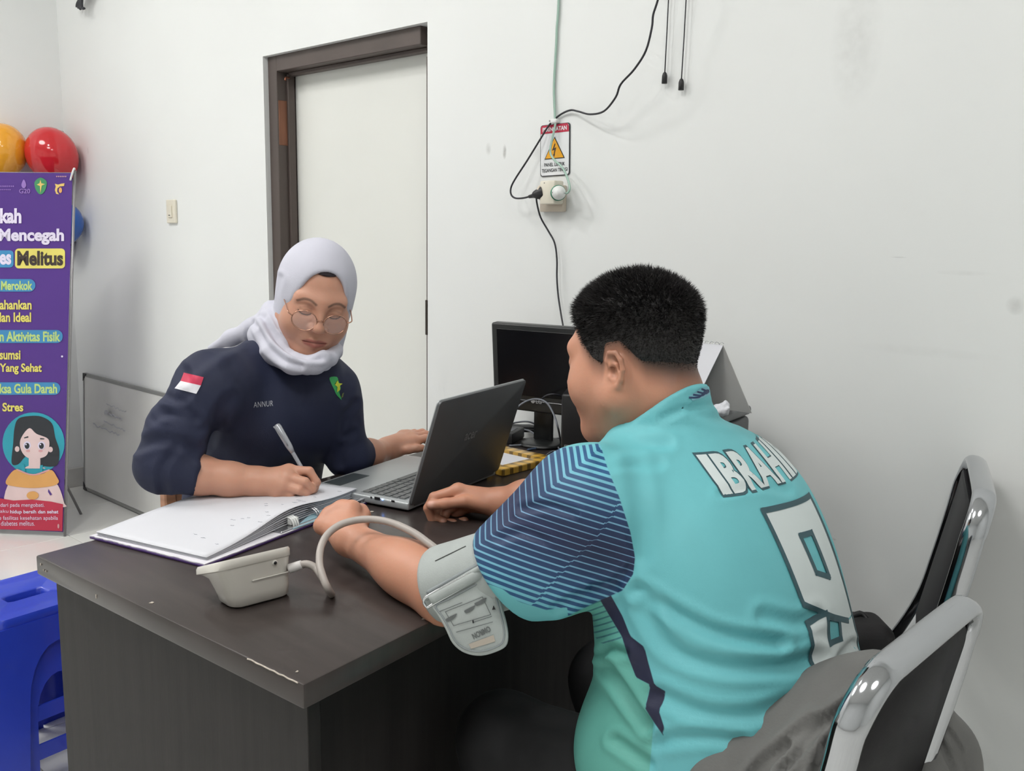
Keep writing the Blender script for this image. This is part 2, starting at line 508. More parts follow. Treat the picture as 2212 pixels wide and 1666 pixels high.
# ------------------------------------------------------------------ lettering
def text_vf(s, bold=0.0, spacing=1.0):
    c = bpy.data.curves.new('lettering', 'FONT'); c.body = s; c.size = 1.0; c.offset = bold; c.space_character = spacing
    c.resolution_u = 4
    o = bpy.data.objects.new('lettering', c); COL.objects.link(o)
    dg = bpy.context.evaluated_depsgraph_get()
    me = bpy.data.meshes.new_from_object(o.evaluated_get(dg))
    v = [(p.co.x, p.co.y) for p in me.vertices]; f = [tuple(p.vertices) for p in me.polygons]
    bpy.data.objects.remove(o); bpy.data.curves.remove(c); bpy.data.meshes.remove(me)
    return np.array(v), f
def fit(v, x0, y0, x1, y1):
    lo, hi = v.min(0), v.max(0)
    t = (v - lo) / np.maximum(hi - lo, 1e-9)
    return np.stack([x0 + t[:, 0] * (x1 - x0), y0 + t[:, 1] * (y1 - y0)], 1)
def refine(v, f, L):
    """split the flat outline until no edge is longer than L"""
    bm = bmesh.new()
    vs = [bm.verts.new((p[0], p[1], 0)) for p in v]
    for q in f:
        try: bm.faces.new([vs[i] for i in q])
        except ValueError: pass
    bmesh.ops.triangulate(bm, faces=bm.faces)
    for _ in range(9):
        es = [e for e in bm.edges if e.calc_length() > L]
        if not es or len(bm.faces) > 60000: break
        bmesh.ops.subdivide_edges(bm, edges=es, cuts=1)
        bmesh.ops.triangulate(bm, faces=[q for q in bm.faces if len(q.verts) > 3])
    bm.verts.index_update()
    out = np.array([(p.co.x, p.co.y) for p in bm.verts]), [tuple(p.index for p in q.verts) for q in bm.faces]
    bm.free()
    return out
def drape(tree, v, f, to3, direction, eps=0.0012):
    """lay flat outline v (2-D) on a surface: to3 maps to a start point, direction the way it is pressed on"""
    V, keep = [], []
    for p in v:
        o = Vector(to3(p)); d = Vector(direction(p)) if callable(direction) else Vector(direction)
        d.normalize()
        hit, n, i, t = tree.ray_cast(o, d)
        if hit is None: V.append((0, 0, 0)); keep.append(False)
        else: V.append(tuple(hit - d * eps)); keep.append(True)
    F = [q for q in f if all(keep[i] for i in q) and max((Vector(V[q[0]]) - Vector(V[i])).length for i in q) < 0.05]
    used = sorted({i for q in F for i in q}); mp = {a: k for k, a in enumerate(used)}
    return [V[i] for i in used], [tuple(mp[i] for i in q) for q in F]
def drape_photo(tree, v, f, eps=0.0012):
    """v in photo pixels"""
    return drape(tree, v, f, lambda p: CP, lambda p: ray(p[0], p[1]), eps)
def poly2(pts):
    return np.array(pts, float), [tuple(range(len(pts)))]
def circle2(cx, cy, rx, ry=None, n=28):
    ry = rx if ry is None else ry
    return poly2([(cx + rx * math.cos(2 * math.pi * k / n), cy + ry * math.sin(2 * math.pi * k / n)) for k in range(n)])
def rrect2(x0, y0, x1, y1, r):
    return poly2(rrect(x1 - x0, abs(y1 - y0), r, 5, (x0 + x1) / 2, (y0 + y1) / 2))
def smooth2(pts, sub=5):
    return poly2(catmull(np.array(pts, float), sub, True))

# ------------------------------------------------------------------ banner
bn = pz(137, 1160, 0.0)
rh = nrm([CR[0], CR[1], 0]); fh = nrm([CF[0], CF[1], 0])
BU = nrm(rh * math.cos(math.radians(5)) - fh * math.sin(math.radians(5)))
BV = nrm(np.array([0, 0, 1.0]) + 0.072 * BU + 0.03 * nrm(np.cross([0, 0, 1.0], BU)))
BN = nrm(np.cross(BU, BV))
if BN @ CF > 0: BN = -BN
bo = bn + np.array([0, 0, 0.022])
def bp(x, y):
    q = ray(x, y); t = ((bo - CP) @ BN) / (q @ BN); P = CP + q * t - bo
    k = BU @ BV; a, b = P @ BU, P @ BV
    return np.array([(a - k * b) / (1 - k * k), (b - k * a) / (1 - k * k)])
def b3(p, k=1):
    return bo + BU * p[0] + BV * p[1] + BN * (0.0012 + 0.0007 * k)
banner = empty('display_banner', bo - BU * 0.3)
tag(banner, 'purple printed diabetes information banner on a stand by the left wall', 'banner')
PUR = mat('banner_print_purple', (82, 48, 134), 0.45, var=0.12, scale=1.2)
btop = bp(153, 374)[1]
def bsheet(u, v):
    return bo + BU * (-0.6 + 0.6 * u) + BV * (v * btop) + BN * (0.004 * math.sin(v * 5) * 0 )
sv, sf = grid(bsheet, 6, 12)
n_ = len(sv)
sv2 = [tuple(np.array(p)) for p in sv] + [tuple(np.array(p) - BN * 0.0012) for p in sv]
sf2 = list(sf) + [tuple(i + n_ for i in q[::-1]) for q in sf]
obj('printed_sheet', (sv2, sf2), PUR, banner)
def bprint(name, v, f, m, k=1, label=None):
    V = [tuple(b3(bp(p[0], p[1]), k)) for p in v]
    o = obj(name, (V, f), m, banner)
    if label: o['label'] = label
    return o
def btext(s, x0, y0, x1, y1, m, bold=0.03, k=2):
    v, f = text_vf(s, bold)
    bprint('lettering', fit(v, x0, y1, x1, y0), f, m, k)
PW = mat('print_white', (226, 218, 240), 0.5); PY = mat('print_yellow', (226, 214, 110), 0.5); PB = mat('print_blue', (66, 140, 190), 0.5)
PD = mat('print_dark', (62, 52, 48), 0.5); PG = mat('print_green', (190, 216, 130), 0.5); PR = mat('print_red', (192, 48, 76), 0.5)
PT = mat('print_teal', (46, 158, 178), 0.5); PK = mat('print_black_hair', (44, 48, 54), 0.5); PS = mat('print_skin', (226, 200, 200), 0.5)
PO = mat('print_amber', (222, 164, 96), 0.5); PP = mat('print_pink', (214, 160, 164), 0.5); PV = mat('print_lilac', (150, 116, 190), 0.5); PGN = mat('print_shield_green', (66, 142, 96), 0.5)
PGD = mat('print_gold', (222, 190, 110), 0.5)
btext('kah', 1, 450, 47, 483, PW, 0.04)
btext('Mencegah', -2, 494, 139, 529, PW, 0.04)
bprint('title_box', *rrect2(-60, 541, 30, 578, 8), PB); btext('es', 0, 549, 25, 572, PW, 0.04)
bprint('title_box', *rrect2(33, 537, 141, 580, 8), PY); btext('Melitus', 38, 542, 137, 574, PD, 0.04)
bprint('heading_pill', *rrect2(-60, 603, 77, 630, 13), PB); btext('Merokok', 3, 607, 71, 627, PG, 0.03)
btext('ahankan', 0, 648, 69, 669, PY, 0.03); btext('lan Ideal', 0, 675, 68, 696, PY, 0.03)
bprint('heading_pill', *rrect2(-60, 713, 136, 741, 13), PB); btext('n Aktivitas Fisik', 0, 716, 131, 738, PG, 0.03)
btext('sumsi', 0, 757, 45, 777, PY, 0.03); btext('Yang Sehat', 0, 785, 91, 809, PY, 0.03)
bprint('heading_pill', *rrect2(-60, 826, 131, 853, 13), PB); btext('ksa Gula Darah', 0, 829, 124, 850, PG, 0.03)
btext('Stres', 6, 870, 51, 889, PY, 0.03)
# row of small emblems
bprint('emblem', *smooth2([(52, 388), (57, 398), (56, 404), (52, 407), (48, 404), (47, 398)]), PV); btext('G20', 42, 408, 66, 418, PV, 0.02)
bprint('emblem', *smooth2([(76, 392), (88, 384), (101, 392), (100, 406), (95, 416), (88, 420), (81, 415), (76, 404)]), PGN)
bprint('emblem_star', *poly2([(88, 388), (90, 396), (98, 398), (91, 401), (88, 418), (87, 402), (80, 399), (86, 396)]), PGD, 2)
bprint('emblem', *poly2([(119, 397), (126, 399), (133, 397), (140, 396), (139, 402), (130, 403), (125, 407), (124, 414), (128, 420), (122, 419), (119, 411), (121, 403)]), PGD)
bprint('emblem', *circle2(131, 411, 3.5, 6), PO)
btext('........', 0, 401, 31, 404, PV, 0.02); btext('......', 0, 409, 24, 411, PV, 0.02); btext('......', 122, 380, 144, 383, PP, 0.01)
# the drawn girl above the red foot of the sheet
bprint('drawn_circle', *circle2(73, 958, 67, 67, 40), PT, 1)
bprint('drawn_hair', *smooth2([(40, 905), (62, 899), (90, 900), (113, 915), (120, 945), (129, 975), (122, 1006), (84, 1004), (60, 985), (40, 1003), (26, 1000), (29, 960), (32, 925)]), PK, 2)
bprint('drawn_neck', *poly2([(63, 980), (88, 980), (88, 1006), (100, 1012), (50, 1012), (63, 1006)]), PS, 3)
bprint('drawn_face', *smooth2([(64, 925), (80, 937), (105, 948), (107, 968), (100, 985), (78, 991), (58, 987), (46, 970), (46, 948)]), PS, 4)
bprint('drawn_ear', *circle2(110, 971, 5, 6), PS, 3); bprint('drawn_ear', *circle2(38, 970, 5, 6), PS, 3)
for ex in (60, 91):
    bprint('drawn_eye', *circle2(ex, 962, 8, 9), PW, 5); bprint('drawn_pupil', *circle2(ex, 963, 5.2, 6.5), PK, 6); bprint('drawn_glint', *circle2(ex - 2, 960, 1.6), PW, 7)
    bprint('drawn_blush', *circle2(ex + (2 if ex < 70 else -2), 974, 4.5, 2.6), PP, 5)
bprint('drawn_brow', *poly2([(53, 945), (62, 942), (63, 945), (54, 947)]), PK, 5); bprint('drawn_brow', *poly2([(88, 946), (97, 947), (97, 949), (88, 949)]), PK, 5)
bprint('drawn_arms', *smooth2([(22, 1040), (50, 1045), (110, 1045), (126, 1048), (139, 1085), (134, 1096), (18, 1096)]), PS, 3)
bprint('drawn_top', *smooth2([(36, 1014), (60, 1022), (90, 1024), (112, 1015), (124, 1030), (128, 1042), (112, 1050), (70, 1054), (30, 1050), (14, 1044), (20, 1028)]), PO, 5)
bprint('drawn_collar', *smooth2([(40, 1013), (72, 1024), (106, 1014), (104, 1018), (73, 1027), (42, 1017)]), PP, 6)
bprint('drawn_strap', *poly2([(48, 1003), (54, 1003), (57, 1019), (50, 1018)]), PT, 6); bprint('drawn_strap', *poly2([(88, 1005), (94, 1004), (93, 1019), (87, 1020)]), PT, 6)
bprint('drawn_hand', *circle2(72, 1070, 13, 9), PO, 6); bprint('drawn_sleeve', *poly2([(106, 1056), (114, 1068), (110, 1070), (105, 1062)]), PUR, 6)
cL = bp(-40, 1075); cR_ = bp(139, 1088)
bprint('red_footer', *poly2([(-60, 1076), (0, 1076), (30, 1081), (70, 1079), (110, 1083), (137.5, 1089), (136, 1147), (-60, 1141)]), PR, 5)
for s, x0, y0, x1, y1, b in [('dari pada mengobati.', 3, 1086, 98, 1097, 0.0), ('laku', 0, 1100, 20, 1107, 0.0), ('hidup bersih dan sehat', 24, 1101, 128, 1111, 0.02), ('e fasilitas kesehatan apabila', 0, 1114, 127, 1125, 0.0), ('diabetes melitus.', 4, 1125, 77, 1135, 0.0)]:
    btext(s, x0, y0, x1, y1, PW, b, 8)
bprint('footer_mark', *circle2(128, 1136, 2, 5), PP, 8); bprint('snap', *circle2(135, 770, 2.2), PW, 3)
STM = mat('banner_stand_grey', (150, 148, 150), 0.4, 0.5)
obj('stand_pole', tube([bo + BU * 0.004 - BN * 0.008 - BV * 0.02, bo + BU * 0.004 - BN * 0.01 + BV * (btop + 0.012)], 0.006, 8, 1), STM, banner, True)
obj('stand_pole', tube([bo - BU * 0.604 - BN * 0.008 - BV * 0.02, bo - BU * 0.604 - BN * 0.01 + BV * (btop + 0.012)], 0.006, 8, 1), STM, banner, True)
obj('rear_leg', tube([bo - BU * 0.3 - BN * 0.012 + BV * 0.75, bo - BU * 0.10 - BN * 0.33 - BV * 0.018], 0.006, 8, 1), STM, banner, True)
obj('rear_leg', tube([bo - BU * 0.3 - BN * 0.012 + BV * 0.75, bo - BU * 0.5 - BN * 0.33 - BV * 0.018], 0.006, 8, 1), STM, banner, True)
obj('top_rail', tube([bo - BU * 0.61 - BN * 0.008 + BV * (btop - 0.002), bo + BU * 0.006 - BN * 0.008 + BV * (btop - 0.002)], 0.005, 8, 1), STM, banner, True)
obj('corner_hook', tube([bo + BV * (btop - 0.03) + BN * 0.006 - BU * 0.005, bo + BV * (btop) + BN * 0.008 + BU * 0.004, bo + BV * (btop + 0.018) + BU * 0.006, bo + BV * (btop + 0.016) - BN * 0.006 + BU * 0.006], 0.004, 8, 4), mat('hook_white', (225, 225, 225), 0.4), banner, True)

# ------------------------------------------------------------------ balloons
def balloon(name, c, r, rgb, label, axis=(0, 0, -1), st=1.12):
    m = mat('balloon_' + name, rgb, 0.12, var=0.04, coat=0.4)
    a = nrm(axis); x = nrm(np.cross(a, [0.3, 1, 0.2])); R = frame(x, np.cross(a, x), a)
    t = empty('balloon', c); tag(t, label, 'balloon', 'balloons in the corner')
    prof = []
    for k in range(17):
        th = math.pi * k / 16
        z = -math.cos(th) * r * st; q = math.sin(th) * r
        if z > 0: z *= 1.12; q *= 1 - 0.10 * (z / r) ** 2
        prof.append((max(q, 0.004), z))
    obj('skin', xf(lathe(prof, 28), R, c), m, t, True)
    e = r * st * 1.12
    obj('knot', xf(lathe([(0.004, e - 0.003), (0.006, e + 0.003), (0.004, e + 0.008), (0.010, e + 0.018)], 12), R, c), m, t, True)
balloon('red', pd(112, 335, 4.50), 0.117, (205, 40, 48), 'bright red balloon above the corner of the purple banner', (0.1, 0.3, -1))
balloon('crimson', pd(92, 338, 4.77), 0.112, (176, 28, 40), 'darker red balloon tucked behind the bright red one', (0.4, 0.2, -1))
balloon('yellow', pd(4, 325, 4.45), 0.112, (238, 166, 48), 'amber yellow balloon beside the red balloons', (0.1, -0.2, -1))
balloon('orange', pd(-6, 318, 4.70), 0.112, (226, 146, 40), 'orange balloon half hidden behind the yellow one', (0.1, -0.2, -1))
balloon('blue', pd(140, 480, 4.55), 0.085, (26, 92, 178), 'blue balloon peeping out beside the banner edge', (-0.2, 0.2, -1))
balloon('navy', pd(132, 510, 4.70), 0.062, (34, 36, 100), 'small navy balloon below the blue one behind the banner', (0.1, 0.2, -1))
tp = empty('tape_piece', pd(112, 291, 4.62)); tag(tp, 'crumpled dark tape stuck above the red balloon', 'tape')
q_ = pd(112, 291, 4.62)
obj('strip', thick_grid(lambda u, v: q_ + CR * (0.1 * (u - 0.45)) + CU * (0.03 * (v - 0.5) + 0.006 * math.sin(u * 9)) - CF * (0.012 * math.sin(u * 7 + v * 3)), 10, 4, 0.002), mat('dark_tape', (92, 70, 66), 0.35, var=0.3, scale=40), tp)

# ------------------------------------------------------------------ whiteboard leaning in the corner
wb0 = pz(181, 1057, 0.004); wbl = 1.2; wbh = 0.60
ty = WY - 0.012 - wb0[1]
WV = nrm([0, ty, math.sqrt(max(wbh ** 2 - ty ** 2, 0.01))]); WU = np.array([1.0, 0, 0]); WN = np.cross(WU, WV)
wb = empty('whiteboard', wb0 + WU * wbl / 2); tag(wb, 'white dry-erase board with grey frame leaning against the wall behind the woman', 'whiteboard')
RW = frame(WU, WN, WV)
def wbx(c, s, bev=0.001): return xf(box(c, s, bev, 1), RW, wb0)
ALU = mat('aluminium_grey', (158, 158, 156), 0.35, 0.7); BLK = mat('black_plastic', (34, 34, 36), 0.45, var=0.15)
WBM = mat('whiteboard_gloss', (214, 214, 211), 0.25, var=0.02)
obj('panel', wbx((wbl / 2, -0.006, wbh / 2), (wbl - 0.01, 0.008, wbh - 0.01)), WBM, wb)
for z in (0.008, wbh - 0.008): obj('frame_rail', wbx((wbl / 2, -0.007, z), (wbl - 0.03, 0.016, 0.016)), ALU, wb)
for x in (0.006, wbl - 0.006): obj('frame_rail', wbx((x, -0.007, wbh / 2), (0.012, 0.016, wbh - 0.03)), ALU, wb)
for x in (0.0, wbl):
    for z in (0.0, wbh):
        sx, sz = (1 if x == 0 else -1), (1 if z == 0 else -1)
        pl = [(0, 0), (0.04, 0), (0.034, 0.010), (0.014, 0.016), (0.010, 0.034), (0, 0.04)]
        pv, pf = prism(pl, -0.017, 0.003)
        obj('corner_cap', xf(([(x + sx * a, c, z + sz * b) for a, b, c in pv], pf), RW, wb0), BLK, wb)
SCR = mat('wiped_marker', (172, 173, 178), 0.5, var=0.1)
rs_ = random.Random(3)
for (x0, y0, x1, y1, th) in [(235, 873, 277, 890, 0.005), (231, 889, 248, 897, 0.022), (238, 893, 268, 906, 0.011), (229, 908, 275, 930, 0.007), (206, 916, 262, 940, 0.008)]:
    pts = []
    for k in range(16):
        t_ = k / 15
        x, y = x0 + (x1 - x0) * t_, y0 + (y1 - y0) * t_ + rs_.uniform(-2.2, 2.2)
        q = ray(x, y); tt = ((wb0 - WN * -0.0005 - CP) @ WN) / (q @ WN)
        pts.append(CP + q * tt - WN * 0 + WN * (-0.0108 if WN[1] > 0 else 0.0108))
    obj('marker_smudge', tube(pts, th / 2, 5, 3, ell=(1, 0.25)), SCR, wb)

# ------------------------------------------------------------------ wall fittings
CREAM = mat('cream_plastic', (226, 220, 204), 0.35); CREAM2 = mat('aged_cream_plastic', (214, 202, 186), 0.4)
sp_ = py(374, 457, WY)
sw = empty('light_switch', sp_); tag(sw, 'cream light switch on the wall left of the door', 'switch')
obj('plate', box((sp_[0], WY - 0.006, sp_[2]), (0.075, 0.012, 0.098), 0.004, 3), CREAM, sw)
obj('rocker', box((sp_[0], WY - 0.014, sp_[2]), (0.03, 0.008, 0.05), 0.002, 2), CREAM, sw)
obj('pilot_mark', box((sp_[0], WY - 0.0185, sp_[2] - 0.016), (0.014, 0.001, 0.003)), BLK, sw)

# warning plate: its own flat axes, hung a little askew
sg = [py(1170, 273, WY), py(1231, 266, WY), py(1231, 376, WY), py(1170, 382, WY)]
sgc = sum(sg) / 4; SW_, SH_ = 0.104, 0.137
SGU = nrm([1, 0, 0.02]); SGV = nrm([-0.02, 0, 1]); SGN = np.array([0, -1.0, 0])
sign = empty('warning_sign', sgc); tag(sign, 'small red and white high voltage warning plate on the wall', 'sign')
def s3(u, v, k): return sgc + SGU * (u * SW_ / 2) + SGV * (v * SH_ / 2) + SGN * (0.003 + 0.0006 * k)
def splate(name, v2, f, m, k): return obj(name, ([tuple(s3(p[0], p[1], k)) for p in v2], f), m, sign)
SGW = mat('sign_white', (232, 234, 236), 0.35); SGK = mat('sign_black', (46, 48, 52), 0.4); SGR = mat('sign_red', (190, 44, 72), 0.35); SGY = mat('sign_yellow', (246, 176, 44), 0.35)
pv, pf = prism(rrect(SW_, SH_, 0.008), 0.0, 0.003)
obj('plate', ([tuple(sgc + SGU * a + SGV * b + SGN * c) for a, b, c in pv], pf), SGK, sign)
splate('white_field', *rrect2(-0.96, -0.965, 0.96, 0.97, 0.12), SGW, 1)
splate('red_header', *poly2([(-0.96, 0.66), (0.96, 0.66), (0.96, 0.86), (0.9, 0.95), (0.82, 0.98), (-0.82, 0.98), (-0.9, 0.95), (-0.96, 0.86)]), SGR, 2)
v, f = text_vf('PERINGATAN', 0.03); splate('lettering', fit(v, -0.82, 0.73, 0.82, 0.90), f, SGW, 3)
splate('triangle_border', *poly2([(-0.70, -0.34), (0.70, -0.34), (0.0, 0.52)]), SGK, 2)
splate('triangle', *poly2([(-0.62, -0.305), (0.62, -0.305), (0.0, 0.455)]), SGY, 3)
splate('lightning_bolt', *poly2([(0.02, 0.24), (-0.16, -0.02), (0.02, 0.02), (-0.04, -0.17), (-0.10, -0.15), (-0.02, -0.27), (0.06, -0.14), (0.02, -0.16), (0.13, 0.10), (-0.03, 0.06), (0.08, 0.24)]), SGK, 4)
v, f = text_vf('PANEL LISTRIK', 0.02); splate('lettering', fit(v, -0.70, -0.62, 0.70, -0.48), f, SGK, 2)
v, f = text_vf('TEGANGAN TINGGI', 0.02); splate('lettering', fit(v, -0.88, -0.84, 0.88, -0.70), f, SGK, 2)

# wall socket with the two-way adaptor
so = py(1198, 420, WY); sx, sz = so[0], so[2]
sock = empty('wall_socket', (sx, WY, sz)); tag(sock, 'cream wall socket box below the warning plate', 'socket')
obj('back_plate', box((sx + 0.002, WY - 0.008, sz - 0.012), (0.084, 0.016, 0.07), 0.003, 2), CREAM2, sock)
ab_ = obj('adaptor_body', bevel_vf(prism([(-0.030, -0.016), (-0.026, -0.050), (0.0, -0.056), (0.026, -0.050), (0.030, -0.016)], 0, 0.062), 0.004), CREAM, sock)
for o in [ab_]:
    o.data.transform(Matrix.Translation((sx + 0.016, WY, sz - 0.028)))
    auto_smooth(o)
obj('socket_hole', xf(tube([(0, 0, 0), (0, 0, 0.006)], 0.021, 20, 1), frame((0, 1, 0), (0, 0, 1), nrm((-1, 0, 0.0))), (sx - 0.010, WY - 0.036, sz + 0.004)), CREAM2, sock, True)
obj('marking', box((sx + 0.014, WY - 0.0545, sz + 0.0275), (0.011, 0.001, 0.003)), mat('faded_mark', (120, 116, 108), 0.5), sock)

CABK = mat('black_cable', (40, 40, 46), 0.45, var=0.1); CABG = mat('pale_green_cable', (166, 196, 182), 0.4); CABG2 = mat('green_stripe_cable', (58, 120, 92), 0.4); CABW = mat('white_plastic', (232, 234, 232), 0.35)
def wallpts(pp): return [py(x, y, WY - o) for x, y, o in pp]
c1 = empty('power_cable', py(1155, 425, WY)); tag(c1, 'black power cable looping from the ceiling through the clip to the socket plug', 'cable')
obj('cord', tube(wallpts([(1470, -260, .05), (1445, -90, .10), (1421, 0, .10), (1411, 32, .10), (1408, 60, .10), (1395, 110, .10), (1370, 150, .095), (1341, 182, .085), (1330, 210, .075), (1305, 240, .055), (1275, 247, .035), (1250, 241, .02), (1233, 238, .012), (1215, 245, .008), (1200, 256, .008), (1185, 272, .01), (1170, 296, .02), (1140, 345, .035), (1114, 385, .045), (1104, 405, .05), (1104, 420, .05), (1113, 428, .05), (1130, 428, .05), (1146, 424, .05)]), 0.0026, 8, 5), CABK, c1, True)
P1 = [py(1143, 425, WY - .05), py(1152, 423, WY - .05), py(1156, 421, WY - .05), py(1164, 419, WY - .046), py(1172, 417, WY - .040)]
obj('plug', tube(P1, [0.0045, 0.0065, 0.011, 0.015, 0.020], 14, 4), BLK, c1, True)
c2 = empty('green_cable', py(1215, 418, WY)); tag(c2, 'pale green twin cable hanging down the wall to a white and green plug', 'cable')
gl = [(1216, -260, .006), (1207, 0, .006), (1203, 60, .006), (1202, 90, .006), (1198, 160, .006), (1197, 200, .006), (1199, 250, .008), (1200, 268, .012), (1192, 305, .02), (1189, 330, .025), (1199, 347, .03), (1215, 362, .035), (1226, 385, .045), (1231, 405, .055), (1228, 415, .055), (1223, 418, .052)]
obj('cord', tube(wallpts(gl), 0.0028, 8, 5), CABG, c2, True)
obj('stripe_cord', tube([p + np.array([-0.0035, 0.001, 0]) for p in wallpts(gl)], 0.0014, 6, 5), CABG2, c2, True)
ax_ = nrm((0.75, -0.66, 0.0)); pb = np.array([sx + 0.046, WY - 0.040, sz + 0.001])
obj('plug_ring', tube([pb, pb + ax_ * 0.010], 0.0205, 20, 1), mat('green_plug_ring', (44, 130, 100), 0.35), c2, True)
obj('plug_body', tube([pb + ax_ * 0.008, pb + ax_ * 0.018, pb + ax_ * 0.03, pb + ax_ * 0.042], [0.0185, 0.0185, 0.016, 0.009], 20, 4), CABW, c2, True)
obj('plug_screw', tube([pb + ax_ * 0.022 + np.array([-0.011, -0.0125, 0]), pb + ax_ * 0.024 + np.array([-0.012, -0.0135, 0])], 0.002, 8, 1), ALU, c2)
clip = empty('cable_clip', py(1199, 262, WY)); tag(clip, 'white cable clip above the warning plate', 'clip')
k_ = py(1199, 262, WY - 0.008)
obj('saddle', box(k_, (0.022, 0.018, 0.012), 0.004, 3), CABW, clip, True)
obj('nail', tube([k_ + np.array([-0.012, -0.004, 0.001]), k_ + np.array([-0.016, -0.006, 0.002])], 0.002, 8, 1), ALU, clip)
c3 = empty('monitor_cable', py(1160, 432, WY)); tag(c3, 'thin black cable drooping from the socket down behind the monitor', 'cable')
obj('cord', tube(wallpts([(1158, 421, .05), (1160, 440, .045), (1168, 470, .03), (1185, 500, .018), (1198, 525, .016), (1203, 560, .016), (1203, 600, .016), (1206, 640, .018), (1212, 680, .025), (1218, 720, .04), (1222, 800, .05), (1215, 880, .06)]), 0.0024, 8, 5), CABK, c3, True)
for k, (x0, x1, y1) in enumerate([(1444, 1436, 158), (1482, 1472, 172)]):
    t = empty('hanging_aerial', py(x1, y1, WY)); tag(t, ['thin black aerial lead with a bulb tip, the shorter left one of two', 'thin black aerial lead with a bulb tip, the longer right one of two'][k], 'aerial', 'aerial leads on the wall')
    obj('lead', tube(wallpts([(x0 + 10, -260, .012), (x0, 0, .012), (x1, y1, .012)]), 0.0016, 6, 3), CABK, t, True)
    b_ = py(x1, y1, WY - 0.012)
    obj('tip', xf(lathe([(0.0015, 0.003), (0.0045, 0.0), (0.0065, -0.006), (0.0068, -0.024), (0.006, -0.0245)], 14), t=b_), BLK, t, True)
ct = empty('cable_tuft', py(172, 8, WY)); tag(ct, 'tangle of dark cable ends high in the far corner', 'cable')
for k in range(5):
    a = [(180 + k, -430), (178 + 2 * k, -60), (174 + k, -10), (171 + 2.5 * k - 4, 8 + 2 * k), (166 + 4 * k, 16 + (k % 3) * 2)]
    obj('strand', tube([py(x, y, WY - 0.03 - 0.006 * k) for x, y in a], 0.006, 6, 5), CABK, ct, True)

# ------------------------------------------------------------------ blue plastic stool
BLUE = mat('blue_stool_plastic', (42, 66, 190), 0.3, var=0.06, coat=0.3)
stc = np.array([-2.345, 0.80, 0.0]); SH2 = 0.45
st = empty('plastic_stool', stc); tag(st, 'blue plastic stool with a slot in the seat beside the desk end', 'stool')
RS = rotz(math.radians(6))
tw, bw = 0.135, 0.185
out = rrect(2 * tw, 2 * tw, 0.03, 5); n_ = len(out)
hole = [(0.030 * math.cos(a), 0.058 * math.sin(a)) for a in [math.atan2(p[1], p[0]) for p in out]]
rs = [[(x * 0.96, y * 0.96, SH2 - 0.035) for x, y in out], [(x * 1.0, y * 1.0, SH2 - 0.03) for x, y in out], [(x, y, SH2 - 0.008) for x, y in out], [(x * 0.97, y * 0.97, SH2) for x, y in out], [(x * 0.80, y * 0.80, SH2 - 0.003) for x, y in out], [(x * 1.15, y * 1.12, SH2 - 0.003) for x, y in hole], [(x, y, SH2 - 0.008) for x, y in hole], [(x, y, SH2 - 0.03) for x, y in hole]]
o = obj('seat', xf(rings(rs, closed=True), RS, stc), BLUE, st); auto_smooth(o, 50)
for k in range(4):
    Rk = rotz(math.radians(6 + 90 * k))
    def side(outline, off, t):
        pts = []
        for s in (0, 1):
            for u, z in outline:
                hw = bw + (tw - bw) * z / SH2
                pts.append((u * hw, -(hw - off - s * t), z))
        n = len(outline)
        F = [tuple(range(n)), tuple(range(n, 2 * n))[::-1]] + [(i, n + i, n + (i + 1) % n, (i + 1) % n) for i in range(n)]
        return pts, F
    arch = [(0.50 * math.cos(a), 0.24 + 0.13 * math.sin(a)) for a in np.linspace(0, math.pi, 11)]
    o = obj('side_panel', xf(side([(1, 0.0), (1, SH2 - 0.02), (-1, SH2 - 0.02), (-1, 0.0), (-0.58, 0.0)] + [(-0.5, 0.24)] + arch[::-1][1:-1] + [(0.5, 0.24), (0.58, 0)], 0.0, 0.004), Rk, stc), BLUE, st)
    arch2 = [(0.36 * math.cos(a), 0.20 + 0.09 * math.sin(a)) for a in np.linspace(0, math.pi, 11)]
    obj('inner_arch', xf(side([(0.54, 0.0), (0.54, 0.37), (-0.54, 0.37), (-0.54, 0.0), (-0.40, 0.0), (-0.36, 0.20)] + arch2[::-1][1:-1] + [(0.36, 0.20), (0.40, 0)], 0.016, 0.004), Rk, stc), BLUE, st)
    for z in (0.19, 0.10):
        obj('rung', xf(side([(0.5, z), (0.5, z + 0.035), (-0.5, z + 0.035), (-0.5, z)], 0.018, 0.005), Rk, stc), BLUE, st)

# ================================================================== desk
ZT = 0.765
DF, DL = np.array([-0.939, 0.635]), np.array([-1.663, 0.588])
DB = np.array([-0.139, 0.990]); DLEN = 1.33
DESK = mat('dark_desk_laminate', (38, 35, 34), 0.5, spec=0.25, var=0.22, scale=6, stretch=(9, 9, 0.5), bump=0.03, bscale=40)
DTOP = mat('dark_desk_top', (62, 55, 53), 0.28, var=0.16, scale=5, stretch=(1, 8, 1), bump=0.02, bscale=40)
desk = empty('office_desk', tuple((DF + DL) / 2 + DB * 0.6) + (0,)); tag(desk, 'dark brown office desk pushed end-on against the wall', 'desk')
dq = [DF, DF + DB * DLEN, DL + DB * DLEN, DL]
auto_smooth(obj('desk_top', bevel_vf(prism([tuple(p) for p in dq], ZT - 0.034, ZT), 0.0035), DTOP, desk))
dA = nrm(np.append(DL - DF, 0))[:2]
def dpt(a, b): return DF + (DL - DF) * a + DB * b
def panel(a0, b0, a1, b1, z0, z1): return prism([tuple(dpt(a0, b0)), tuple(dpt(a0, b1)), tuple(dpt(a1, b1)), tuple(dpt(a1, b0))], z0, z1)
obj('end_panel', bevel_vf(panel(0.02, 0.018, 0.955, 0.04, 0.0, ZT - 0.034), 0.001, 1), DESK, desk)
